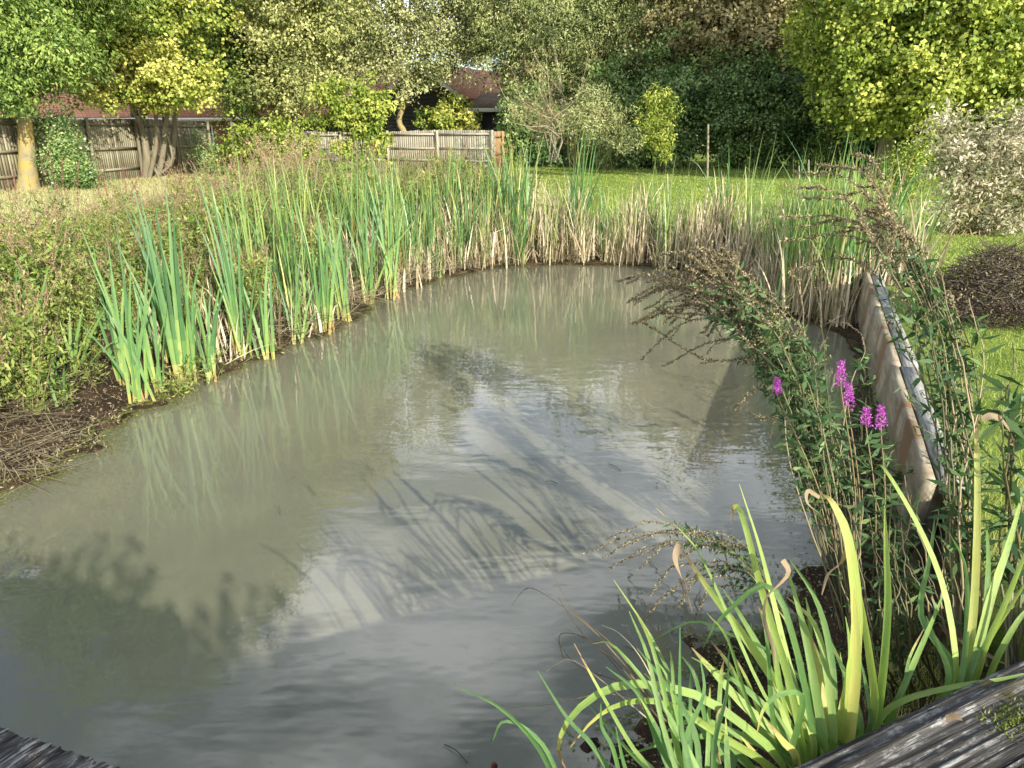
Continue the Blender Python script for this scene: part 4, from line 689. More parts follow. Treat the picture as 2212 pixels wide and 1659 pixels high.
cattail('cattail_clump', 'bright two-tone cattail clump at the point of the left bank', 796, 655, [(745, 470, .1, .02, .4, 0), (760, 430, .2, .02, .3, 0), (775, 400, .2, .02, .25, 0), (790, 420, .2, .02, .3, 0), (810, 410, .2, .02, .2, 0), (825, 450, .1, .02, .3, 0), (840, 400, .2, .018, .2, 0), (770, 500, 0, .018, .5, 0), (805, 520, 0, .018, .4, 0), (820, 540, 0, .018, .5, 0), (905, 465, 0, .018, .75, .1)])
for (px_, py_, n_, hh, sp_, lab) in [(455, 815, 9, 300, 60, 'cattail clump standing between the tallest clump and the straight one'), (345, 850, 8, 230, 60, 'cattail shoots right of the leaning fan with the orange foot'), (575, 775, 9, 260, 60, 'cattail clump just right of the tall straight clump'), (700, 720, 12, 270, 70, 'dense cattail clump left of the bright two-tone clump'), (60, 830, 8, 240, 80, 'wide cattail tuft among the weeds at the far left'), (110, 790, 9, 250, 80, 'upright cattail tuft above the dry litter'), (850, 645, 10, 260, 60, 'cattail clump right of the point of the left bank'), (745, 690, 10, 280, 60, 'cattail clump beside the fallen tan stalks'), (270, 830, 7, 240, 70, 'slim cattails close behind the leaning fan')]:
    cattail('cattail_clump', lab, px_, py_, [(px_-20+R.uniform(-sp_, sp_), py_-hh*R.uniform(.55, 1.1), R.uniform(0, .2), R.uniform(.016, .024), R.uniform(.1, .6), R.choice([0, 0, .3, .8])) for _ in range(n_)])
# reed clumps of the far and right banks: things built from six prototypes
RG = 'tall reed and cattail clumps along the pond edge'
def reedproto(k, green=True):
    nb_ = [26, 20, 30, 16, 22, 28][k % 6]; t = thing('reed_clump', 'reeds', 'reeds', (0, 0, 0), RG); mb = MB(); q = R.normal(0, .085, (nb_, 3)); q[:, 2] = -.05
    az = R.uniform(0, 2*math.pi, nb_); Ln = R.uniform(.9, 1.95, nb_)*(1 if k % 3 else .92); dead = R.random(nb_) < .12
    blades(mb, q, Ln, R.uniform(.014, .030, nb_), np.abs(R.normal(.02, .16, nb_)), np.abs(R.normal(.3, .45, nb_)), az, np.where(dead, .95, R.uniform(.05, .72, nb_)), 6, .12)
    tag(mb.build('leaf_blades', M['reed'] if k % 2 else M['reedblue'], t), kind='stuff'); mb = MB(); m_ = 9; q = R.normal(0, .07, (m_, 3)); q[:, 2] = -.05
    blades(mb, q, R.uniform(.3, .65, m_), .022, np.abs(R.normal(0, .1, m_)), .1, R.uniform(0, 6.28, m_), R.uniform(.85, 1, m_), 3); tag(mb.build('yellow_sheaths', M['reed'], t), kind='stuff')
    mb = MB(); m_ = 22; q = R.normal(0, .14, (m_, 3)); q[:, 2] = -.03; blades(mb, q, R.uniform(.4, .95, m_), R.uniform(.008, .02, m_), np.abs(R.normal(.2, .2, m_)), R.uniform(0, 1.5, m_), R.uniform(0, 6.28, m_), R.uniform(.2, 1, m_), 5, .5)
    tag(mb.build('dead_blades', M['dead'], t), kind='stuff'); return t
protos = [reedproto(k) for k in range(6)]
used = [False]*6; spots = []
def shore_t(px, py): p = P(px, py, 0)[:2]; return np.argmin(np.linalg.norm(BANK[:, :2]-p, axis=1))/399
tA, tB, tC, tD, tE = shore_t(700, 730), shore_t(880, 627), shore_t(1250, 572), shore_t(1480, 585), shore_t(1790, 712)
def line(t0, t1, n, o0, o1, s0, s1, k=None):
    for q in range(n):
        u = (q+R.uniform(.1, .9))/n; tt = t0+(t1-t0)*u; spots.append((bank_at(tt, R.uniform(o0, o1)), R.uniform(s0, s1), k if k is not None else R.integers(6)))
line(tA, tB, 10, .1, .5, .6, .85); line(tA-.03, tB, 12, .4, 1.4, .7, .95); line(tB, tC, 12, .05, .5, .55, .8); line(tB, tC-.02, 26, .4, 1.8, .75, 1.02); line(tC, tD, 9, .15, 1.2, .65, 1.0); line(tD, tE, 14, .2, 1.3, .7, 1.0)
line(tE-.12, tE-.01, 26, .05, .9, .8, 1.1); line(tC-.05, tC+.03, 2, .4, .8, 1.15, 1.25)
names = ['reeds on the left point', 'reeds behind the left point', 'reeds at the back left of the pond', 'reeds in the dense back row', 'reeds at the back beside the lawn', 'reeds on the back right bank', 'reeds bending over at the right end']
zone = {}
def reedlabel(p):
    q = cam_px(p); col = ('bright green', 'blue-green', 'mixed green and straw')[int(R.integers(3))]
    return q
def cam_px(p):
    v = np.array([p[0], p[1], 0])-np.array([0, 0, EYE]); z = v@FW; return PW/2+FPX*(v@RT)/z, PH/2-FPX*(v@UP)/z
order = sorted(range(len(spots)), key=lambda i: cam_px(spots[i][0])[0]); N_ = len(order)
def zonelabel(px, rank, front):
    z = 'left of the pale trunk' if px < 880 else 'below the black barn' if px < 1010 else 'below the orange fence' if px < 1140 else 'below the willow trunk' if px < 1260 else 'below the young saplings' if px < 1400 else 'below the young tree' if px < 1500 else 'below the pale post' if px < 1640 else 'beside the plank wall end'
    return z
ORD = 'first second third fourth fifth sixth seventh eighth ninth tenth eleventh twelfth thirteenth fourteenth fifteenth sixteenth seventeenth eighteenth nineteenth twentieth twenty-first twenty-second twenty-third twenty-fourth twenty-fifth twenty-sixth twenty-seventh twenty-eighth twenty-ninth thirtieth thirty-first thirty-second thirty-third thirty-fourth thirty-fifth thirty-sixth thirty-seventh thirty-eighth thirty-ninth fortieth'.split()
cnt = {}
for i in order:
    p, sc, k = spots[i]; px = cam_px(p)[0]; d = float(sdf(np.array([[p[0]]]), np.array([[p[1]]]))[0, 0]); z = zonelabel(px, 0, 0); row = 'front' if d < .45 else 'middle' if d < .9 else 'back'
    cnt.setdefault((z, row), []).append(i)
for (z, row), ids in cnt.items():
    for j, i in enumerate(ids):
        p, sc, k = spots[i]; h = 'short' if sc < .8 else 'tall' if sc > 1.0 else 'mid-height'
        lab = f'{h} reed clump, {row} row, {z}' if len(ids) == 1 else f'{h} reed clump, {ORD[min(j, 39)]} in {row} row, {z}'
        zz = max(.0, gz(p)-.0); pr = protos[k]
        if not used[k]: used[k] = True; pr.location = (p[0], p[1], zz); pr.scale = (sc,)*3; pr['label'] = lab
        else: copy_thing(pr, (p[0], p[1], zz), R.uniform(-.6, .6), sc, lab)
# straw-coloured dead reeds standing and fallen along the edge
mb = MB(); n = 11000; tt = R.uniform(tA-.1, tE+.01, n); w = R.random(n); keep = ((tt > tB-.03) | (w < .3)) & (R.random(n) < .55+.45*np.sin(tt*190)*np.sin(tt*71+1)); tt = tt[keep]; n = len(tt); idx = np.clip((tt*399).astype(int), 0, 399)
off = R.uniform(.0, 1.3, n)**1.0; q = BANK[idx, :2]+nb[idx]*off[:, None]+R.normal(0, .06, (n, 2)); z = np.maximum(0, gzs(q))-.03; hgt = np.where(tt > tC-.06, R.uniform(.4, 1.2, n)*(.85+.2*np.sin(tt*120)), R.uniform(.25, .75, n))
blades(mb, np.column_stack([q, z]), hgt, R.uniform(.010, .030, n), np.abs(R.normal(0, .22, n)), np.abs(R.normal(0, .45, n)), R.uniform(0, 6.28, n), np.clip(R.normal(.5, .34, n), 0, 1), 5, .55)
tag(mb.build('dead_reeds', M['dead']), 'straw-coloured dead reed stalks standing in a thick band at the water edge', 'dead reeds', kind='stuff')
mb = MB(); n = 2200; tt = np.concatenate([R.uniform(tA-.04, tC, n//2), R.uniform(tA-.1, tE, n//2)]); idx = np.clip((tt*399).astype(int), 0, 399); q = BANK[idx, :2]+nb[idx]*R.uniform(-.04, .55, n)[:, None]; z = np.maximum(0, gzs(q))+R.uniform(.0, .16, n)
blades(mb, np.column_stack([q, z]), R.uniform(.25, .8, n), R.uniform(.007, .018, n), R.uniform(1.1, 1.6, n), R.normal(.15, .35, n), R.uniform(0, 6.28, n), np.clip(R.normal(.5, .3, n), 0, 1), 4)
tag(mb.build('fallen_reed_litter', M['dead']), 'tangled fallen dry reed leaves lying on the mud along the shore', 'litter', kind='stuff')
# dry grassy litter at the very left corner of the shore
mb = MB(); n = 420; q = np.stack([P(R.uniform(-120, 100), R.uniform(870, 1020), .1)[:2] for _ in range(n)]); z = np.maximum(0, gzs(q))+R.uniform(0, .1, n)
blades(mb, np.column_stack([q, z]), R.uniform(.2, .6, n), R.uniform(.003, .008, n), R.uniform(1.2, 1.6, n), R.normal(.1, .3, n), R.normal(-.3, .6, n), R.uniform(.1, .7, n), 4)
tag(mb.build('dry_grass_litter', M['dead']), 'dry pinkish grass stalks lying on dark mud at the left corner', 'litter', kind='stuff')
# green willowherb mass behind the back reeds, brown loosestrife mass on the left
def weedproto(k):
    t = thing('loosestrife_clump', 'w', 'wild plant', (0, 0, 0)); rg = np.random.default_rng(100+k); ms, ml, mh = MB(), MB(), MB(); ns = 17; H_ = [.95, .8, 1.1, .7][k % 4]
    for s in range(ns):
        az = rg.uniform(0, 6.28); r_ = rg.uniform(.15, .6); h = H_*rg.uniform(.65, 1.15); b0 = np.append(rg.normal(0, .07, 2), -.05); tip = np.array([math.cos(az)*r_, math.sin(az)*r_, h]); p = spline([b0, b0+(tip-b0)*.5+np.array([0, 0, h*.12]), tip], 9); tube(ms, p, np.linspace(.005, .002, 9), 3, rg.random())
        tl = rg.uniform(.05, .78, 90); pt = p[(tl*8).astype(int)]+rg.normal(0, .03, (90, 3)); leaves(ml, pt, nrm(rg.normal(size=(90, 3))+np.array([0, 0, .3])), rg.uniform(.045, .095, 90), .024, np.clip(rg.normal(.42, .2, 90), 0, 1))
        if rg.random() < [.8, .25, .5, .08][k % 4]:
            m_ = 46; tl = rg.uniform(.55, 1., m_); pt = p[np.clip((tl*8).astype(int), 0, 8)]+(rg.random((m_, 1))-.5)*(tip-b0)*.11; leaves(mh, pt, nrm(rg.normal(size=(m_, 3))), rg.uniform(.010, .022, m_), .009, rg.random(m_))
            for z in range(2):
                a = p[rg.integers(5, 8)]; e = a+nrm(rg.normal(size=3)+np.array([0, 0, .8]))*.22; tube(mh, [a, e], [.004, .002], 3, .3); pt = a+(e-a)*rg.random((18, 1)); leaves(mh, pt, rdir(18), .016, .008, rg.random(18))
    tag(ms.build('stems', M['stem'], t)); tag(ml.build('leaves', M['weed'], t), kind='stuff')
    if mh.n: tag(mh.build('seed_spikes', M['seed'], t), kind='stuff')
    return t
wp = [weedproto(k) for k in range(4)]; wused = [0]*4; spots2 = []
rg = np.random.default_rng(77)
def inpoly(px, py, poly):
    c = False; n = len(poly)
    for i in range(n):
        x0, y0 = poly[i]; x1, y1 = poly[(i+1) % n]
        if (y0 > py) != (y1 > py) and px < (x1-x0)*(py-y0)/(y1-y0)+x0: c = not c
    return c
wid_ = 0; tries = 0
while wid_ < 270 and tries < 9000:
    tries += 1; x = rg.uniform(-11, .5); y = rg.uniform(4.2, 17.5); d = float(sdf(np.array([[x]]), np.array([[y]]))[0, 0]); px, py = cam_px((x, y)); z = gz((x, y))
    if not (-250 < px < 1120) or d < .3 or d > 3.4+.16*y: continue
    if px > 700 and d < 1.3: continue
    if px < 300 and py > 640 and d < .5: continue
    if 300 <= px < 700 and d < .38: continue
    if px > 1000 and rg.random() < .6: continue
    if any((x-a)**2+(y-b)**2 < .27**2 for a, b, _, _ in spots2): continue
    kk = int(rg.choice([0, 2, 1, 3], p=[.34, .2, .28, .18])) if px < 700 else int(rg.choice([1, 3, 2], p=[.45, .4, .15])); sc = rg.uniform(.6, 1.2)*(.8 if py > 700 else 1)*(.72 if px < 420 and d > 2 else 1)
    spots2.append((x, y, kk, sc)); wid_ += 1
def wz(px): return 'beneath the ash trunk' if px < 110 else 'below the fence ivy' if px < 230 else 'below the maple stems' if px < 400 else 'below the fence corner' if px < 500 else 'below the hawthorn' if px < 660 else 'below the leafy climber' if px < 850 else 'below the pale bent trunk' if px < 905 else 'below the black gable' if px < 980 else 'below the orange fence'
cnt = {}
for i in sorted(range(len(spots2)), key=lambda i: cam_px(spots2[i][:2])[0]): 
    x, y, k, sc = spots2[i]; cnt.setdefault((wz(cam_px((x, y))[0]), 'near the water' if y < 8 else 'halfway back' if y < 12 else 'far back'), []).append(i)
ordn = ORD
kd = ['brown-seeded', 'leafy green', 'half-seeded', 'low green']
for (z, rw), ids in cnt.items():
    for j, i in enumerate(ids):
        x, y, k, sc = spots2[i]; lab = f'{kd[k]} loosestrife, {ordn[min(j, 39)]} from left {z}, {rw}'; pr = wp[k]; pr['group'] = 'loosestrife clumps on the weedy left bank'
        if not wused[k]: wused[k] = 1; pr.location = (x, y, gz((x, y))); pr.scale = (sc,)*3; pr['label'] = lab
        else: copy_thing(pr, (x, y, gz((x, y))), rg.uniform(0, 6.28), sc, lab)
# the tall pinkish seed heap left of the centre (560-680 px)
t = thing('tall_loosestrife', 'tall pinkish-brown loosestrife stand rising above the weeds by the fence gap', 'wild plant', g(600, 480)); ms, ml = MB(), MB(); Yb = 14.
for s in range(95):
    b0 = at(R.uniform(520, 690), 480, Yb+R.normal(0, .4)); b0[2] = .5; tip = at(R.uniform(500, 700), R.uniform(270, 400), Yb+R.normal(0, .3)); p = spline([b0, (b0+tip)/2+R.normal(0, .08, 3), tip], 9); tube(ms, p, np.linspace(.007, .003, 9), 3, R.random())
    m_ = 110; tl = R.uniform(.35, 1, m_)*8; pt = p[np.clip(tl.astype(int), 0, 8)]+(R.random((m_, 1))-.5)*(tip-b0)*.12+R.normal(0, .012, (m_, 3)); leaves(ml, pt, rdir(m_, .3), R.uniform(.025, .048, m_), .016, R.uniform(.3, 1, m_))
ms.build('stems', M['stem'], t); tag(ml.build('seed_spikes', M['seed'], t), kind='stuff')
# thin red seed spikes sticking up in front of the fence
spk = [(150, 395, 135, 338), (120, 395, 100, 330), (220, 400, 212, 360), (215, 405, 222, 350), (315, 400, 310, 365), (310, 396, 335, 298), (270, 400, 262, 350), (285, 398, 268, 360), (375, 395, 385, 345), (440, 390, 450, 340), (455, 385, 470, 335), (20, 440, 10, 370), (45, 430, 28, 350), (350, 400, 372, 350), (160, 402, 170, 345), (532, 340, 534, 285)]
spk.sort(key=lambda a: a[2])
for q, (x0, y0_, x1, y1_) in enumerate(spk):
    Yq = 12.+(q % 4)*.8; b0 = at(x0, y0_+30, Yq); tp = at(x1, y1_, Yq); b0[2] = gz(b0[:2]); mid = (b0+tp)/2+np.array([R.normal(0, .12), 0, 0]); t = thing('red_seed_spike', f'reddish seed spike before the shaded fence, {ORD[q]} from the left', 'wild plant', b0, 'red seed spikes before the fence')
    p = spline([b0, mid, tp], 14); ms = MB(); tube(ms, p, np.linspace(.006, .003, 14), 3, .4); ms.build('stem', M['redseed'], t); ml = MB(); m_ = 60; tl = R.uniform(.45, 1, m_)*13; pt = p[np.clip(tl.astype(int), 0, 13)]+(R.random((m_, 1))-.5)*(tp-b0)*.05; leaves(ml, pt, rdir(m_), .026, .02, R.random(m_)); tag(ml.build('seed_head', M['redseed'], t), kind='stuff')
# stakes and tall poles
for (x, y, ty, Y, r_, lab) in [(1531, 352, 268, 26, .04, 'square pale post standing before the dark hedge'), (1727, 470, 358, 15, .008, 'thin white cane right of the reeds, the shorter one'), (1748, 470, 345, 15, .008, 'thin white cane right of the reeds, the taller one'), (1443, 475, 375, 15, .009, 'thin pale cane standing in the reeds below the young tree'), (1570, 478, 400, 14, .009, 'thin grey cane standing in the reeds left of the cut stalks')]:
    b = at(x, y, Y); b[2] = .5; tp = at(x-1, ty, Y); t = thing('garden_cane' if r_ < .03 else 'wooden_post', lab, 'cane' if r_ < .03 else 'post', b); mb = MB(); tube(mb, [b, (b+tp)/2, tp], r_, 4 if r_ > .03 else 6, .6, cap=True); mb.build('shaft', M['fence'] if r_ > .03 else M['stake'], t)
# --- near loosestrife plants leaning over the water
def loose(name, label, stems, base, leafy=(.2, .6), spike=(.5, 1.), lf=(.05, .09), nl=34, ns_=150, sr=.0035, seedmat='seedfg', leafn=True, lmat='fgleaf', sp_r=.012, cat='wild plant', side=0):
    t = thing(name, label, cat, base); ms, ml, mh = MB(), MB(), MB()
    for pts in stems:
        p = spline(pts, 26); w_ = np.cumsum(R.normal(0, .0045, (26, 3)), 0); p = p+w_; ln = np.linalg.norm(np.diff(p, axis=0), axis=1).sum(); tube(ms, p, np.linspace(sr, sr*.3, 26), 5, R.uniform(0, 1))
        def ats(u): f = np.clip(u, 0, .9999)*25; i = f.astype(int); return p[i]+(p[np.minimum(i+1, 25)]-p[i])*(f-i)[:, None], nrm(p[np.minimum(i+1, 25)]-p[i])
        u = R.uniform(*leafy, nl); q, T = ats(u); D = nrm(rdir(nl)*.9+T*.35+np.array([0, 0, -.25])); s = R.uniform(*lf, nl); leaves(ml, q, D, s, s*.24, np.clip(R.normal(.45, .25, nl), 0, 1)); 
        if ns_:
            k = int(ns_*ln*(spike[1]-spike[0])); u = R.uniform(*spike, k); q, T = ats(u); D = nrm(rdir(k)+T*.6); leaves(mh, q, D, R.uniform(sp_r*.6, sp_r*1.35, k), sp_r*.5, R.random(k))
            for z in range(side):
                a, T = ats(np.array([R.uniform(.4, .85)])); a = a[0]; e = a+nrm(T[0]+R.normal(0, .5, 3))*R.uniform(.06, .16); tube(ms, [a, e], [.002, .001], 3, .4); k2 = 26; leaves(mh, a+(e-a)*R.uniform(.2, 1, (k2, 1)), rdir(k2), R.uniform(sp_r*.6, sp_r*1.2, k2), sp_r*.5, R.random(k2))
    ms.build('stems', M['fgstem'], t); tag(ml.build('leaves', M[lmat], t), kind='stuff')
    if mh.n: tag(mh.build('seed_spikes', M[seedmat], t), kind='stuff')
    return t
st = []
for k in range(40):
    b0 = at(1850+R.normal(0, 14), 1350+R.normal(0, 20), 2.5); b0[2] = .02; w1 = at(1745+R.normal(0, 26), 960+R.normal(0, 30), 3.0+R.normal(0, .1)); w2 = at(1680+R.normal(0, 34), 745+R.normal(0, 32), 3.5+R.normal(0, .12))
    u = (k+.5)/40; tx = 1352+R.uniform(0, 1)*260*(1-abs(u-.5)*.5); ty = 545+u*160+R.normal(0, 10); w3 = at((w2[0]*0+1680*.35+tx*.65), 660*.2+ty*.8-18, 3.85); st.append([b0, w1, w2, w3, at(tx, ty+R.uniform(-5, 40), 4.1+R.normal(0, .08))])
for (a, b_, c_) in (((1700, 750), (1500, 690), (1385, 770)), ((1700, 760), (1520, 770), (1370, 690)), ((1690, 745), (1450, 620), (1352, 665)), ((1700, 740), (1560, 740), (1440, 800)), ((1680, 700), (1440, 590), (1345, 600)), ((1720, 800), (1640, 640), (1500, 545)), ((1740, 820), (1650, 830), (1600, 880)), ((1740, 850), (1680, 900), (1640, 905))):
    b0 = at(1850, 1350, 2.5); b0[2] = .02; st.append([b0, at(1755, 980, 3.), at(*a, 3.45), at(*b_, 3.8), at(*c_, 4.1)])
loose('leaning_loosestrife', 'big brown-seeded loosestrife leaning left over the water', st, P(1850, 1350, .02), (.16, .66), (.50, 1.), nl=52, ns_=400, side=6, sp_r=.0145)
st = []
for (pts) in (((1850, 1380), (1790, 1150), (1768, 900), (1750, 700), (1745, 610), (1715, 585)), ((1850, 1380), (1800, 1100), (1830, 850), (1862, 760), (1840, 700), (1790, 690)), ((1855, 1380), (1815, 1120), (1780, 800), (1765, 640), (1730, 560)), ((1850, 1380), (1795, 1180), (1720, 960), (1690, 880))):
    st.append([at(x, y, 2.45+.35*i) if i else P(x, y, .02) for i, (x, y) in enumerate(pts)])
loose('upright_loosestrife', 'thin pale loosestrife stems standing right of the leaning plant', st, P(1850, 1380, .02), (.1, .6), (.6, 1.), nl=60, ns_=110, sp_r=.010, lf=(.04, .07))
# flowering plant: five magenta spikes
t = thing('flowering_loosestrife', 'purple loosestrife with magenta flower spikes at the wall foot', 'flower', P(1880, 1330, .03)); ms, ml = MB(), MB()
for (bx, by, fx, fy0, fy1, w_) in ((1845, 1320, 1817, 780, 842, .034), (1850, 1320, 1832, 830, 880, .032), (1880, 1330, 1871, 882, 924, .03), (1885, 1330, 1903, 878, 930, .034), (1840, 1320, 1678, 818, 852, .028)):
    b0 = P(bx, by, .03); tp = at(fx, fy0, 2.75); bt = at(fx, fy1, 2.73); p = spline([b0, (b0*.45+bt*.55)+np.array([.03, 0, .02]), bt, tp], 22); tube(ms, p, np.linspace(.004, .002, 22), 5, .2)
    nl = 34; u = R.uniform(2, 14, nl).astype(int); az = R.uniform(0, 6.28, nl); D = nrm(np.stack([np.cos(az), np.sin(az), R.uniform(-.2, .6, nl)], -1)); s = R.uniform(.05, .095, nl); leaves(ml, p[u], D, s, s*.26, R.uniform(.4, 1, nl))
    fl = MB(); k = 130; u = R.random(k)**.8; c = bt+(tp-bt)*u[:, None]; az = R.uniform(0, 6.28, k); rr = w_*(1-.65*u)*R.uniform(.35, 1., k); D = np.stack([np.cos(az), np.sin(az), R.uniform(-.1, .5, k)], -1); q = c+D*rr[:, None]*.8
    for j in range(3): leaves(fl, q, nrm(D*.7+R.normal(0, .7, (k, 3))), R.uniform(.006, .011, k), .0055, R.random(k))
    fl.build('flower_spike', M['petal'], t)
ms.build('stems', M['stem'], t); tag(ml.build('leaves', M['fgleaf'], t), kind='stuff')
# tall leafy plants on the right with arching seed sprays
st = []
for (tx, ty, Yt) in [(1700, 390, 3.1), (1712, 368, 3.2), (1760, 352, 3.2), (1700, 485, 3.), (1690, 510, 2.95), (1755, 440, 3.), (1800, 380, 3.1), (1830, 350, 3.2), (1705, 455, 3.0), (1840, 470, 2.9), (1800, 500, 2.9), (1860, 440, 3.), (1730, 560, 2.8), (1880, 500, 2.9), (1820, 430, 3), (1910, 530, 2.8), (1850, 400, 3.1), (1780, 470, 3.)]:
    st.append([P(2100+R.normal(0, 14), 1420, .4), at(2085+R.normal(0, 22), 1080, 2.05), at(2045+R.normal(0, 30), 760, 2.3), at(1960+R.normal(0, 22), 560+R.normal(0, 20), 2.6), at((tx+1925)/2+10, (ty*.8+500*.2)-8, 2.9), at(tx, ty, Yt)])
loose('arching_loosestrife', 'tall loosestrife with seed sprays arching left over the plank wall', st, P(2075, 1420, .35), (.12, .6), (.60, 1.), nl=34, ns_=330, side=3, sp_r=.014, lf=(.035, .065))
st = []
for (tx, ty, Yt) in [(2010, 560, 2.6), (1960, 600, 2.5), (2030, 620, 2.4), (1985, 530, 2.7), (2090, 640, 2.3), (1935, 640, 2.5), (1992, 520, 2.7)]:
    st.append([P(2090+R.normal(0, 18), 1440, .4), at(2075+R.normal(0, 26), 1100, 2.0), at((2070+tx)/2+20+R.normal(0, 10), 800, 2.2), at(tx, ty, Yt)])
loose('leafy_loosestrife', 'leafy pale-stemmed loosestrife standing before the brush heap', st, P(2060, 1440, .35), (.22, .92), (.86, 1.), nl=42, ns_=80, sr=.0045, lf=(.04, .075))
st = []
for (tx, ty, Yt) in [(2200, 700, 1.9), (2230, 640, 1.9), (2185, 820, 1.8), (2260, 760, 1.8), (2150, 900, 1.7), (2215, 880, 1.7)]:
    st.append([P(2190+R.normal(0, 12), 1470, .5), at(2175+R.normal(0, 14), 1200, 1.90), at((2170+tx)/2+6, 980, 1.7), at(tx, ty, Yt)])
loose('broad_leaved_loosestrife', 'dark broad-leaved plant cut by the right edge of the picture', st, P(2190, 1470, .5), (.18, .97), (.9, 1.), nl=26, ns_=30, sr=.005, lf=(.06, .10))
# small spray over the water at the lower right
st = []
for (tx, ty) in ((1268, 1195), (1300, 1200), (1300, 1215), (1340, 1168), (1350, 1218), (1385, 1250), (1370, 1190), (1390, 1290), (1420, 1265), (1385, 1350), (1400, 1330), (1440, 1322), (1470, 1300), (1450, 1240), (1480, 1345)):
    st.append([P(1700, 1400, .03), at(1665, 1290, 2.02), at(1590+R.normal(0, 14), 1180+(ty-1190)*.45, 2.1), at((1560+tx)/2-10, 1140+(ty-1180)*.8, 2.18), at(tx, ty, 2.25)])
loose('small_loosestrife_spray', 'small dark spray of seed spikes reaching left over the water', st, P(1700, 1400, .03), (.35, .7), (.5, 1.), nl=34, ns_=330, sr=.002, sp_r=.009, lf=(.02, .035))
st = []
for k in range(20):
    y_ = R.uniform(2.3, 4.6); x_ = wallx(y_)-R.uniform(.03, .22); b0 = np.array([x_, y_, .03]); st.append([b0, b0+np.array([R.normal(-.02, .04), R.normal(0, .05), .28]), b0+np.array([R.normal(-.05, .08), R.normal(0, .1), R.uniform(.4, .72)])])
loose('wall_foot_weeds', 'leafy green stems growing up against the face of the plank wall', st, np.array([wallx(3.2)-.1, 3.2, .03]), (.1, 1), (.9, 1.), nl=34, ns_=0, sr=.0025, lf=(.035, .075))
st = []
for k in range(16):
    y_ = R.uniform(2.6, 6.); x_ = wallx(y_)+R.uniform(.12, .3); b0 = np.array([x_, y_, .54]); st.append([b0, b0+np.array([R.normal(-.08, .06), R.normal(0, .08), .14]), b0+np.array([R.normal(-.16, .08), R.normal(0, .12), R.uniform(.1, .35)])])
loose('overhanging_weeds', 'small leafy weeds hanging over the grey capping of the wall', st, np.array([wallx(4)+.2, 4., .54]), (.1, 1), (.9, 1.), nl=26, ns_=0, sr=.002, lf=(.03, .06))
# low marsh weeds and bare stems at the wall foot and behind the iris
st = []
for k in range(26):
    x = R.uniform(1840, 2090); st.append([P(x+30, 1500+R.normal(0, 12), .2), at(x-10+R.normal(0, 12), 1330, 1.9), at(x-60+R.normal(0, 34), 1120+R.normal(0, 50), 2.15)])
loose('bare_stem_thicket', 'thicket of bare red-brown stems rising behind the iris leaves', st, P(1960, 1500, .2), (.1, .9), (.9, 1.), nl=8, ns_=0, sr=.0045, lf=(.03, .07))
for q, (x, y, h, n_, lab) in enumerate([(1935, 1085, .34, 34, 'small upright green weed at the near end of the plank wall'), (1620, 1430, .16, 16, 'low dark weeds on the mud behind the arching iris leaves'), (1500, 1560, .14, 14, 'small weeds at the water edge under the arching iris leaf'), (1780, 1480, .2, 22, 'leafy weeds on the shaded mud between the iris clumps'), (1940, 1420, .28, 22, 'green weeds between the two iris clumps')]):
    st = []
    for k in range(n_): b0 = P(x+R.normal(0, 28), y+R.normal(0, 16), .06); st.append([b0, b0+np.array([R.normal(0, .02), R.normal(0, .02), h*.5]), b0+np.array([R.normal(0, .05), R.normal(0, .05), h*R.uniform(.7, 1.1)])])
    loose('marsh_weed', lab, st, P(x, y, .06), (.1, 1), (.9, 1.), nl=18, ns_=0, sr=.0015, lf=(.015, .04))
mb = MB(); n = 26000; q = np.stack([P(x_, y_, .1)[:2] for x_, y_ in zip(R.uniform(-100, 760, n), R.uniform(600, 1030, n))]); dd = sdf(q[:, 0][None], q[:, 1][None])[0]; q = q[(dd > -.05) & (dd < 1.6)]; n = len(q)
leaves(mb, np.column_stack([q, np.maximum(0, gzs(q))+R.random(n)*.03]), rdir(n, .2), R.uniform(.012, .05, n), R.uniform(.005, .014, n), R.random(n)**1.6); tag(mb.build('bank_debris', M['algae']), 'brown plant crumbs and rotting stems covering the left mud bank', 'debris', kind='stuff')
for q, (x, y, h, lab) in enumerate([(440, 790, .28, 'small green weed beside the tallest cattails on the mud'), (385, 825, .16, 'low green weed tangled round the cattail feet'), (200, 830, .3, 'leafy weed between the short cattail tufts'), (130, 870, .2, 'low dark weed near the dry litter'), (480, 690, .4, 'yellow-green weed on the mud left of the straight cattails'), (60, 800, .4, 'green weed above the dry litter at the far left'), (590, 700, .35, 'small weed behind the low cattail clump'), (280, 760, .4, 'leafy weed behind the leaning cattail fan')]):
    st = []
    for k in range(20): b0 = P(x+R.normal(0, 18), y+R.normal(0, 9), .12); b0[2] = max(0, gz(b0[:2])); st.append([b0, b0+np.array([R.normal(0, .04), R.normal(0, .04), h*.5]), b0+np.array([R.normal(0, .10), R.normal(0, .10), h*R.uniform(.7, 1.2)])])
    loose('bank_weed', lab, st, P(x, y, .12), (.1, 1), (.9, 1.), nl=18, ns_=0, sr=.002, lf=(.03, .06), lmat='weed')
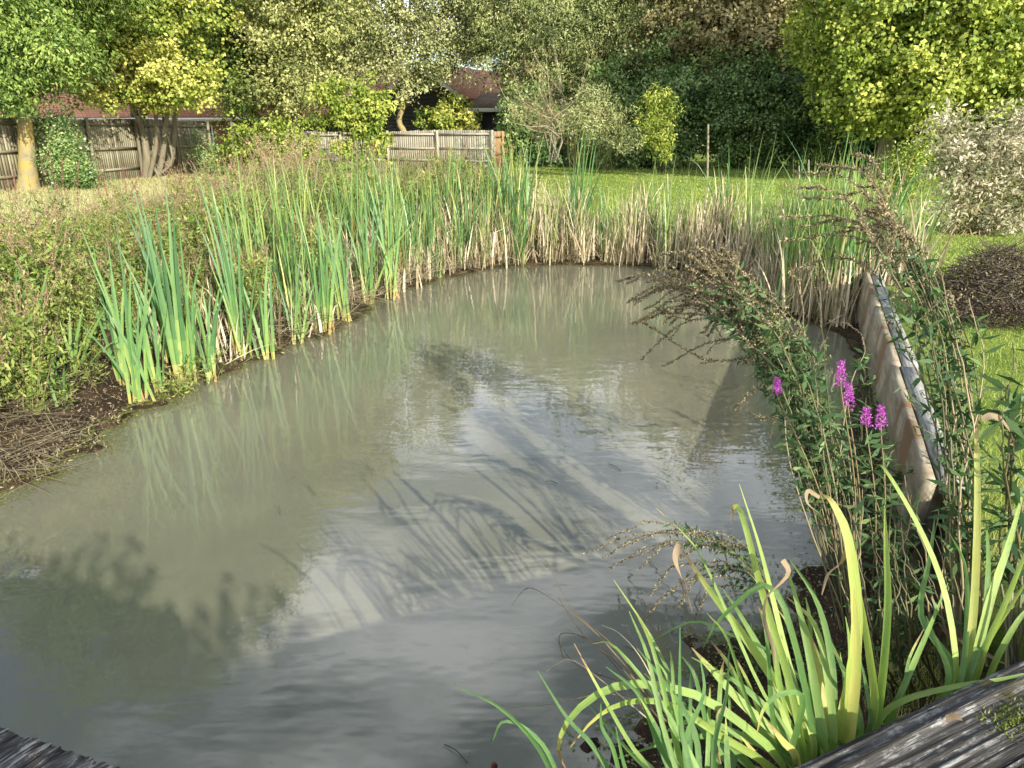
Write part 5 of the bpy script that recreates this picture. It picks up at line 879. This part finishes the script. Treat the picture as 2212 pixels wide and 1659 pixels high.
# --- iris fans in the foreground; every leaf a part
def yb_(px): return 1.17+(px-1705)/507*.41
def iris(label, specs, cat='iris'):
    xs = specs[0][0][0]; t = thing('iris_plant', label, cat, at(xs[0], min(xs[1]+60, 1700), yb_(max(xs[0], 1400))+.10))
    for (pts, w, v, tipc, yo) in specs:
        n = len(pts); Y0 = yb_(max(pts[0][0], 1500))+.07+R.uniform(0, .07); Y1 = Y0+yo; pw = [at(x, y, Y0+(Y1-Y0)*(i/(n-1))) for i, (x, y) in enumerate(pts)]
        low = pw[0]+(pw[0]-pw[1])*.35; low[2] = max(low[2], .08) if low[2] < pw[0][2] else .3; low = np.array([pw[0][0]*.6+low[0]*.4, pw[0][1], min(low[2], pw[0][2]-.12)])
        leafblade('leaf', t, [low]+pw, w, v, M['iris'], 16, .22, tipc, 3.2, R.uniform(-.5, .5), .02)
    return t
I = []
iris('broad bright iris fan rising from behind the sleeper, middle clump', [
    ([(1768, 1623), (1634, 1410), (1530, 1270), (1466, 1175)], .034, .45, .95, .35), ([(1807, 1606), (1850, 1380), (1835, 1180), (1800, 1090), (1774, 1066)], .036, .55, .95, .15),
    ([(1779, 1612), (1760, 1480), (1732, 1340), (1695, 1208)], .030, .25, None, .3), ([(1757, 1600), (1712, 1466), (1668, 1290), (1640, 1180), (1597, 1046)], .020, .42, None, .35),
    ([(1735, 1620), (1700, 1450), (1650, 1290), (1606, 1119), (1585, 1095), (1580, 1130)], .024, .38, .97, .3), ([(1796, 1606), (1775, 1480), (1748, 1380), (1720, 1300)], .026, .74, None, .2),
    ([(1836, 1590), (1850, 1450), (1848, 1350), (1844, 1270)], .032, .66, .7, .05), ([(1745, 1640), (1623, 1539), (1540, 1450), (1494, 1399)], .030, .38, .9, .15),
    ([(1800, 1600), (1790, 1480), (1760, 1350), (1700, 1290)], .024, .3, .95, .25), ([(1785, 1620), (1800, 1500), (1790, 1390), (1760, 1290), (1700, 1200)], .026, .12, None, .35),
    ([(1820, 1600), (1840, 1470), (1830, 1350)], .020, .1, None, .25), ([(1760, 1620), (1725, 1560), (1700, 1470), (1700, 1400)], .022, .08, None, .2), ([(1725, 1640), (1690, 1560), (1660, 1440), (1600, 1330), (1560, 1270)], .026, .2, None, .35),
    ([(1860, 1570), (1835, 1480), (1800, 1400), (1770, 1340)], .018, .2, None, .3), ([(1770, 1615), (1745, 1560), (1738, 1500), (1735, 1430)], .020, .15, None, .05)])
iris('straight pair of iris leaves right of the middle clump', [
    ([(1897, 1550), (1912, 1420), (1919, 1298), (1915, 1190), (1911, 1091)], .028, .3, .55, .12), ([(1891, 1522), (1880, 1420), (1862, 1310), (1830, 1175), (1800, 1100)], .030, .45, .6, .2),
    ([(1903, 1550), (1960, 1510), (2065, 1483), (2160, 1468), (2260, 1445)], .020, .35, None, -.03), ([(1930, 1535), (1975, 1430), (2010, 1350), (2048, 1259)], .020, .22, None, .25), ([(1920, 1545), (1950, 1490), (1965, 1420), (1995, 1360)], .012, .1, .97, .1), ([(1880, 1560), (1870, 1480), (1858, 1420)], .016, .08, None, .2)])
iris('tall iris clump at the right edge with one yellow leaf', [
    ([(2065, 1449), (2040, 1280), (1985, 1140), (1914, 1018), (1893, 1004)], .026, .42, None, .4), ([(2087, 1455), (2105, 1300), (2112, 1100), (2110, 960), (2112, 902)], .026, .62, .97, .25),
    ([(2099, 1449), (2140, 1290), (2180, 1170), (2225, 1010)], .032, .35, None, .2), ([(2108, 1445), (2170, 1310), (2215, 1200), (2260, 1120)], .026, .4, None, .1), ([(2060, 1440), (1990, 1330), (2010, 1200), (2020, 1110)], .024, .08, None, .45),
    ([(2080, 1450), (2090, 1330), (2085, 1220), (2050, 1150)], .022, .1, None, .4), ([(2120, 1440), (2140, 1380), (2190, 1300), (2240, 1220)], .020, .5, None, .1), ([(2095, 1452), (2125, 1350), (2135, 1220), (2130, 1120)], .024, .15, None, .3), ([(2050, 1455), (2020, 1380), (2000, 1330)], .02, .12, None, .2), ([(2150, 1430), (2200, 1340), (2240, 1300)], .02, .3, None, .05)])
iris('arching iris leaves bending down to the left over the water', [
    ([(1690, 1650), (1606, 1567), (1500, 1500), (1376, 1477), (1290, 1500), (1225, 1560), (1206, 1620), (1225, 1665)], .024, .3, .97, .02), ([(1680, 1670), (1560, 1590), (1449, 1522), (1360, 1515), (1287, 1550), (1225, 1623)], .026, .38, .85, .0),
    ([(1705, 1640), (1735, 1511), (1690, 1498), (1650, 1530), (1634, 1590)], .017, .1, .9, -.03), ([(1700, 1640), (1600, 1590), (1505, 1556), (1420, 1590)], .026, .22, .3, .05), ([(1660, 1700), (1610, 1650), (1500, 1560), (1410, 1382), (1326, 1253)], .016, .1, .5, .55),
    ([(1650, 1700), (1590, 1620), (1540, 1590), (1450, 1600), (1330, 1640)], .022, .15, None, 0), ([(1720, 1650), (1680, 1560), (1600, 1480), (1494, 1420)], .024, .15, None, .15), ([(1675, 1690), (1640, 1640), (1600, 1590)], .022, .75, None, 0.), ([(1720, 1640), (1690, 1600), (1660, 1560)], .024, .72, .95, 0.)])
ex = []
for k in range(16):
    bx = 1700+R.uniform(0, 190); tx = bx-R.uniform(10, 190); ty = R.uniform(1290, 1450); ex.append(([(bx, 1660-(bx-1705)*.45), (bx*.6+tx*.4-8, 1560-(bx-1705)*.2), (bx*.25+tx*.75, ty+60), (tx, ty)], R.uniform(.012, .024), R.choice([.06, .15, .3, .45]), R.choice([None, .6, .95]), R.uniform(.1, .3)))
iris('mixed thin green iris leaves filling the back of the middle clump', ex)
ex = []
for k in range(16):
    bx = 1440+R.uniform(0, 190); tx = bx-R.uniform(-40, 190); ty = R.uniform(1400, 1560); ex.append(([(bx, 1710), (bx*.6+tx*.4, 1640), (bx*.25+tx*.75, ty+50), (tx, ty)], R.uniform(.009, .018), R.choice([.03, .1, .2, .35]), R.choice([None, .6, .95]), R.uniform(.05, .3)))
iris('narrow dark iris leaves crowding the bottom edge left of the sleeper', ex)
iris('upper thin arching iris leaves over the small seed spray', [([(1760, 1610), (1720, 1400), (1662, 1264), (1561, 1332), (1519, 1399)], .018, .06, None, .2), ([(1765, 1605), (1690, 1430), (1578, 1371), (1494, 1343), (1399, 1390)], .010, .08, None, .4), ([(1720, 1620), (1640, 1480), (1560, 1300), (1500, 1180), (1418, 1098)], .010, .3, .7, .45)])
iris('dark green iris fan low at the bottom edge', [
    ([(1500, 1700), (1471, 1560), (1469, 1354)], .014, .02, None, .1), ([(1480, 1700), (1450, 1560), (1410, 1400), (1373, 1323)], .016, .25, .5, .2), ([(1470, 1700), (1430, 1560), (1400, 1420), (1359, 1320)], .014, .2, None, .2), ([(1490, 1700), (1480, 1600), (1520, 1500), (1512, 1420)], .014, .02, None, .1), ([(1520, 1700), (1440, 1540), (1330, 1400), (1280, 1390)], .018, .2, .75, .2),
    ([(1510, 1700), (1500, 1580), (1440, 1480), (1376, 1400)], .016, .05, None, .2), ([(1460, 1700), (1420, 1600), (1380, 1500), (1309, 1440)], .018, .02, None, .1), ([(1540, 1700), (1545, 1600), (1570, 1500), (1575, 1400)], .016, .05, None, .15), ([(1440, 1700), (1370, 1620), (1300, 1500), (1240, 1390)], .012, .3, .97, .2)])
iris('bluish curved iris leaves standing alone at the bottom centre', [([(1200, 1700), (1160, 1610), (1080, 1528), (981, 1480)], .016, .02, None, .05), ([(1210, 1700), (1180, 1620), (1130, 1570), (1085, 1560), (1065, 1600)], .010, .04, None, .02), ([(1330, 1700), (1280, 1610), (1225, 1550), (1161, 1449)], .013, .02, None, .1), ([(1340, 1700), (1325, 1620), (1300, 1570), (1298, 1520)], .010, .02, None, 0.), ([(1360, 1700), (1345, 1640), (1330, 1570)], .010, .02, None, 0.)])
# withered curling leaf strips hanging among the iris
for pts, w, lab in (([(1690, 1210), (1700, 1240), (1655, 1290), (1650, 1340), (1670, 1400), (1676, 1450)], .012, 'withered brown strip hanging over the middle iris fan'), ([(1835, 1170), (1815, 1215), (1788, 1240), (1775, 1285)], .010, 'pale withered strip hanging from the yellowing iris leaf'), ([(1466, 1175), (1458, 1210), (1475, 1260), (1495, 1320)], .008, 'thin dry strip hanging from the broken iris tip'), ([(1570, 1530), (1550, 1540), (1545, 1600), (1560, 1660)], .008, 'dry curled strip hanging over the arching iris'), ([(1770, 1075), (1745, 1060), (1745, 1090), (1790, 1125), (1815, 1160)], .006, 'thin curled dry tip looping left of the yellow leaf'), ([(2120, 905), (2150, 900), (2185, 940), (2190, 990)], .012, 'dark curled tip hanging from the tall yellow leaf'), ([(2060, 1375), (2110, 1400), (2160, 1430), (2215, 1450)], .010, 'brown dead leaf lying across the right end of the sleeper')):
    Yq = yb_(max(pts[0][0], 1500))+.2; b0 = at(*pts[0], Yq); t = thing('withered_leaf', lab, 'dry leaf', b0); leafblade('leaf_strip', t, [at(x, y, Yq-.01*i) for i, (x, y) in enumerate(pts)], w, .6, M['dryleaf'], 18, .3, twist=3.)
# dry thin grass tuft
t = thing('dry_grass_tuft', 'wispy dry grass tuft curving over the shaded water', 'grass tuft', P(1430, 1560, .05)); mb = MB()
for pts in [[(1440, 1560), (1330, 1400), (1240, 1320), (1180, 1210)], [(1440, 1560), (1300, 1380), (1200, 1300), (1140, 1270), (1106, 1308)], [(1440, 1560), (1340, 1440), (1260, 1370), (1205, 1290)], [(1430, 1560), (1330, 1440), (1270, 1380), (1210, 1370), (1215, 1420)], [(1450, 1570), (1360, 1450), (1290, 1370), (1230, 1330)], [(1420, 1570), (1300, 1470), (1230, 1425), (1180, 1450)], [(1450, 1560), (1390, 1430), (1340, 1370), (1300, 1350)], [(1440, 1570), (1350, 1480), (1250, 1440), (1200, 1380)], [(1500, 1580), (1330, 1500), (1200, 1520), (1086, 1530)], [(1430, 1570), (1380, 1470), (1300, 1400), (1225, 1360)]]:
    pw = [at(x, y, 1.45+.12*i) for i, (x, y) in enumerate(pts)]; tube(mb, spline(pw, 16), np.linspace(.0025, .0008, 16), 4, R.random())
mb.build('grass_stalks', M['dead'], t)
# ------------------------------------------------------------- grass, duckweed, specks
def scatter_grass(name, label, n, fn, Ln, Wd, mat='grass', vlo=0., vhi=.8, cat='grass'):
    q = fn(n); z = gzs(q); mb = MB(); n = len(q); ln = R.uniform(*Ln, n); az = R.uniform(0, 6.28, n); fa = R.uniform(0, 3.14, n); le = R.uniform(.15, .8, n); w = R.uniform(*Wd, n)*.5
    S_ = np.stack([np.cos(fa), np.sin(fa), 0*fa], -1)*w[:, None]; T_ = np.stack([np.cos(az)*np.sin(le), np.sin(az)*np.sin(le), np.cos(le)], -1)*ln[:, None]; B_ = np.column_stack([q, z-.005])
    V = np.stack([B_-S_, B_+S_, B_+T_], 1).reshape(-1, 3); mb.add(V, np.arange(3*n).reshape(n, 3), R.uniform(vlo, vhi, n)); o = mb.build(name, M[mat]); tag(o, label, cat, kind='stuff')
def reg(x0, x1, y0, y1, cond):
    def f(n):
        q = np.column_stack([R.uniform(x0, x1, n), R.uniform(y0, y1, n)]); return q[cond(q)]
    return f
beh = lambda q: (q[:, 0] > wallx(q[:, 1])+.24) & ((q[:, 0]-BE0[0])*BN[0]+(q[:, 1]-BE0[1])*BN[1] > .05)
scatter_grass('lawn_grass', 'short green lawn grass behind the plank wall', 90000, reg(1., 6.5, 1.3, 6.5, beh), (.02, .055), (.003, .006))
scatter_grass('lawn_grass', 'mown green lawn stretching back to the dark hedge', 110000, reg(-1, 14, 6.5, 20, lambda q: (q[:, 0] > .3*(q[:, 1]-10)) & (sdf(q[:, 0][None], q[:, 1][None])[0] > 1.2)), (.03, .06), (.010, .018))
scatter_grass('bank_grass', 'coarse pale grass at the near end of the plank wall', 9000, reg(1.2, 2.3, 1.3, 2.9, lambda q: (q[:, 0] > wallx(q[:, 1])-.28+(q[:, 1]-2)*.2) & ((q[:, 0]-BE0[0])*BN[0]+(q[:, 1]-BE0[1])*BN[1] > .05)), (.04, .11), (.002, .004), vlo=.4, vhi=1)
scatter_grass('rough_grass', 'rough yellowing grass between the weeds and the board fence', 110000, reg(-16, 1, 5, 30, lambda q: (sdf(q[:, 0][None], q[:, 1][None])[0] > 1.2)), (.04, .13), (.008, .018), 'drygrass', vlo=0, vhi=1)
scatter_grass('far_lawn_grass', 'far part of the lawn before the hedge', 50000, reg(-1, 22, 18, 34, lambda q: q[:, 0] > -1), (.03, .06), (.02, .03))
mb = MB(); n = 22000; i3 = R.integers(6, 150, n); wv = .05+.05*np.sin(i3*.5)+.05*np.sin(i3*1.3); q = POLY[i3]+(POLY[i3+1]-POLY[i3])*R.random((n, 1))+R.normal(0, 1, (n, 2))*wv[:, None].clip(.02); k = 5000
nr = POLY[240:262]; i2 = R.integers(0, 259, k); q2 = POLY[i2]+R.normal(0, .09, (k, 2)); q = np.vstack([q, q2]); q = q[(sdf(q[:, 0][None], q[:, 1][None])[0] < .12)]; n = len(q)
mb2 = MB(); s = R.uniform(.003, .008, n); an = R.uniform(0, 6.28, n); zz = np.maximum(.004, gzs(q)+.004)+R.random(n)*.003
V = np.stack([np.column_stack([q[:, 0]+np.cos(an+a)*s, q[:, 1]+np.sin(an+a)*s, zz]) for a in (0, 1.57, 3.14, 4.71)], 1).reshape(-1, 3); mb2.add(V, np.arange(4*n).reshape(n, 4), R.random(n)); tag(mb2.build('duckweed', M['duck']), 'olive duckweed and scum fringing the muddy shore', 'duckweed', kind='stuff')
mb = MB(); n = 60000; q = np.column_stack([R.uniform(.3, 3.6, n), R.uniform(1.3, 6.5, n)]); dd = sdf(q[:, 0][None], q[:, 1][None])[0]; q = q[(dd > -.03) & (dd < .9) & (q[:, 0] < wallx(q[:, 1])-.02) & ((q[:, 0]-BE0[0])*BN[0]+(q[:, 1]-BE0[1])*BN[1] > .03)]; n = len(q); leaves(mb, np.column_stack([q, np.maximum(0, gzs(q))+.006]), rdir(n, .1), R.uniform(.006, .022, n), R.uniform(.003, .009, n), R.random(n)); tag(mb.build('mud_debris', M['algae']), 'brown plant crumbs covering the mud at the wall foot', 'debris', kind='stuff')
mb = MB(); n = 260; pp = np.array([P(R.uniform(0, 1500), R.uniform(700, 1650), .004) for _ in range(n)]); dd = sdf(pp[:, 0][None], pp[:, 1][None])[0]; pp = pp[dd < -.1]; n = len(pp); D = nrm(np.column_stack([R.normal(size=(n, 2)), np.zeros(n)])); leaves(mb, pp, D, R.uniform(.003, .010, n), .003, R.random(n), np.tile([0., 0, 1], (n, 1))); tag(mb.build('floating_specks', M['algae']), 'tiny pale specks floating on the still water', 'specks', kind='stuff')
for (x, y, dx, dy, lab) in [(605, 1112, 0, 14, 'short dark stub poking up in the left part of the pond'), (1180, 1040, 24, 4, 'small hooked twig floating in the sunlit patch'), (1315, 1002, 26, 14, 'thin pale twig floating left of the shade line'), (1790, 1262, 50, 6, 'dark straight twig floating beside the near bank'), (1770, 1285, -16, 22, 'short dark stick floating below the straight twig'), (1812, 1280, 10, 28, 'dark stick floating nearest the mud'), (960, 1608, 50, 40, 'pale curved straw floating at the bottom centre'), (1350, 1395, 90, 60, 'long dark twig in the water beside the dry grass tuft')]:
    a = P(x, y, .006); e = P(x+dx, y+dy, .006); 
    if dx == 0: e = a+np.array([0, 0, .05])
    t = thing('floating_twig', lab, 'twig', a); mb = MB(); tube(mb, spline([a, (a+e)/2+np.array([0, .01, .004]), e], 7), .0018, 5, .5); mb.build('stick', M['twig'], t)
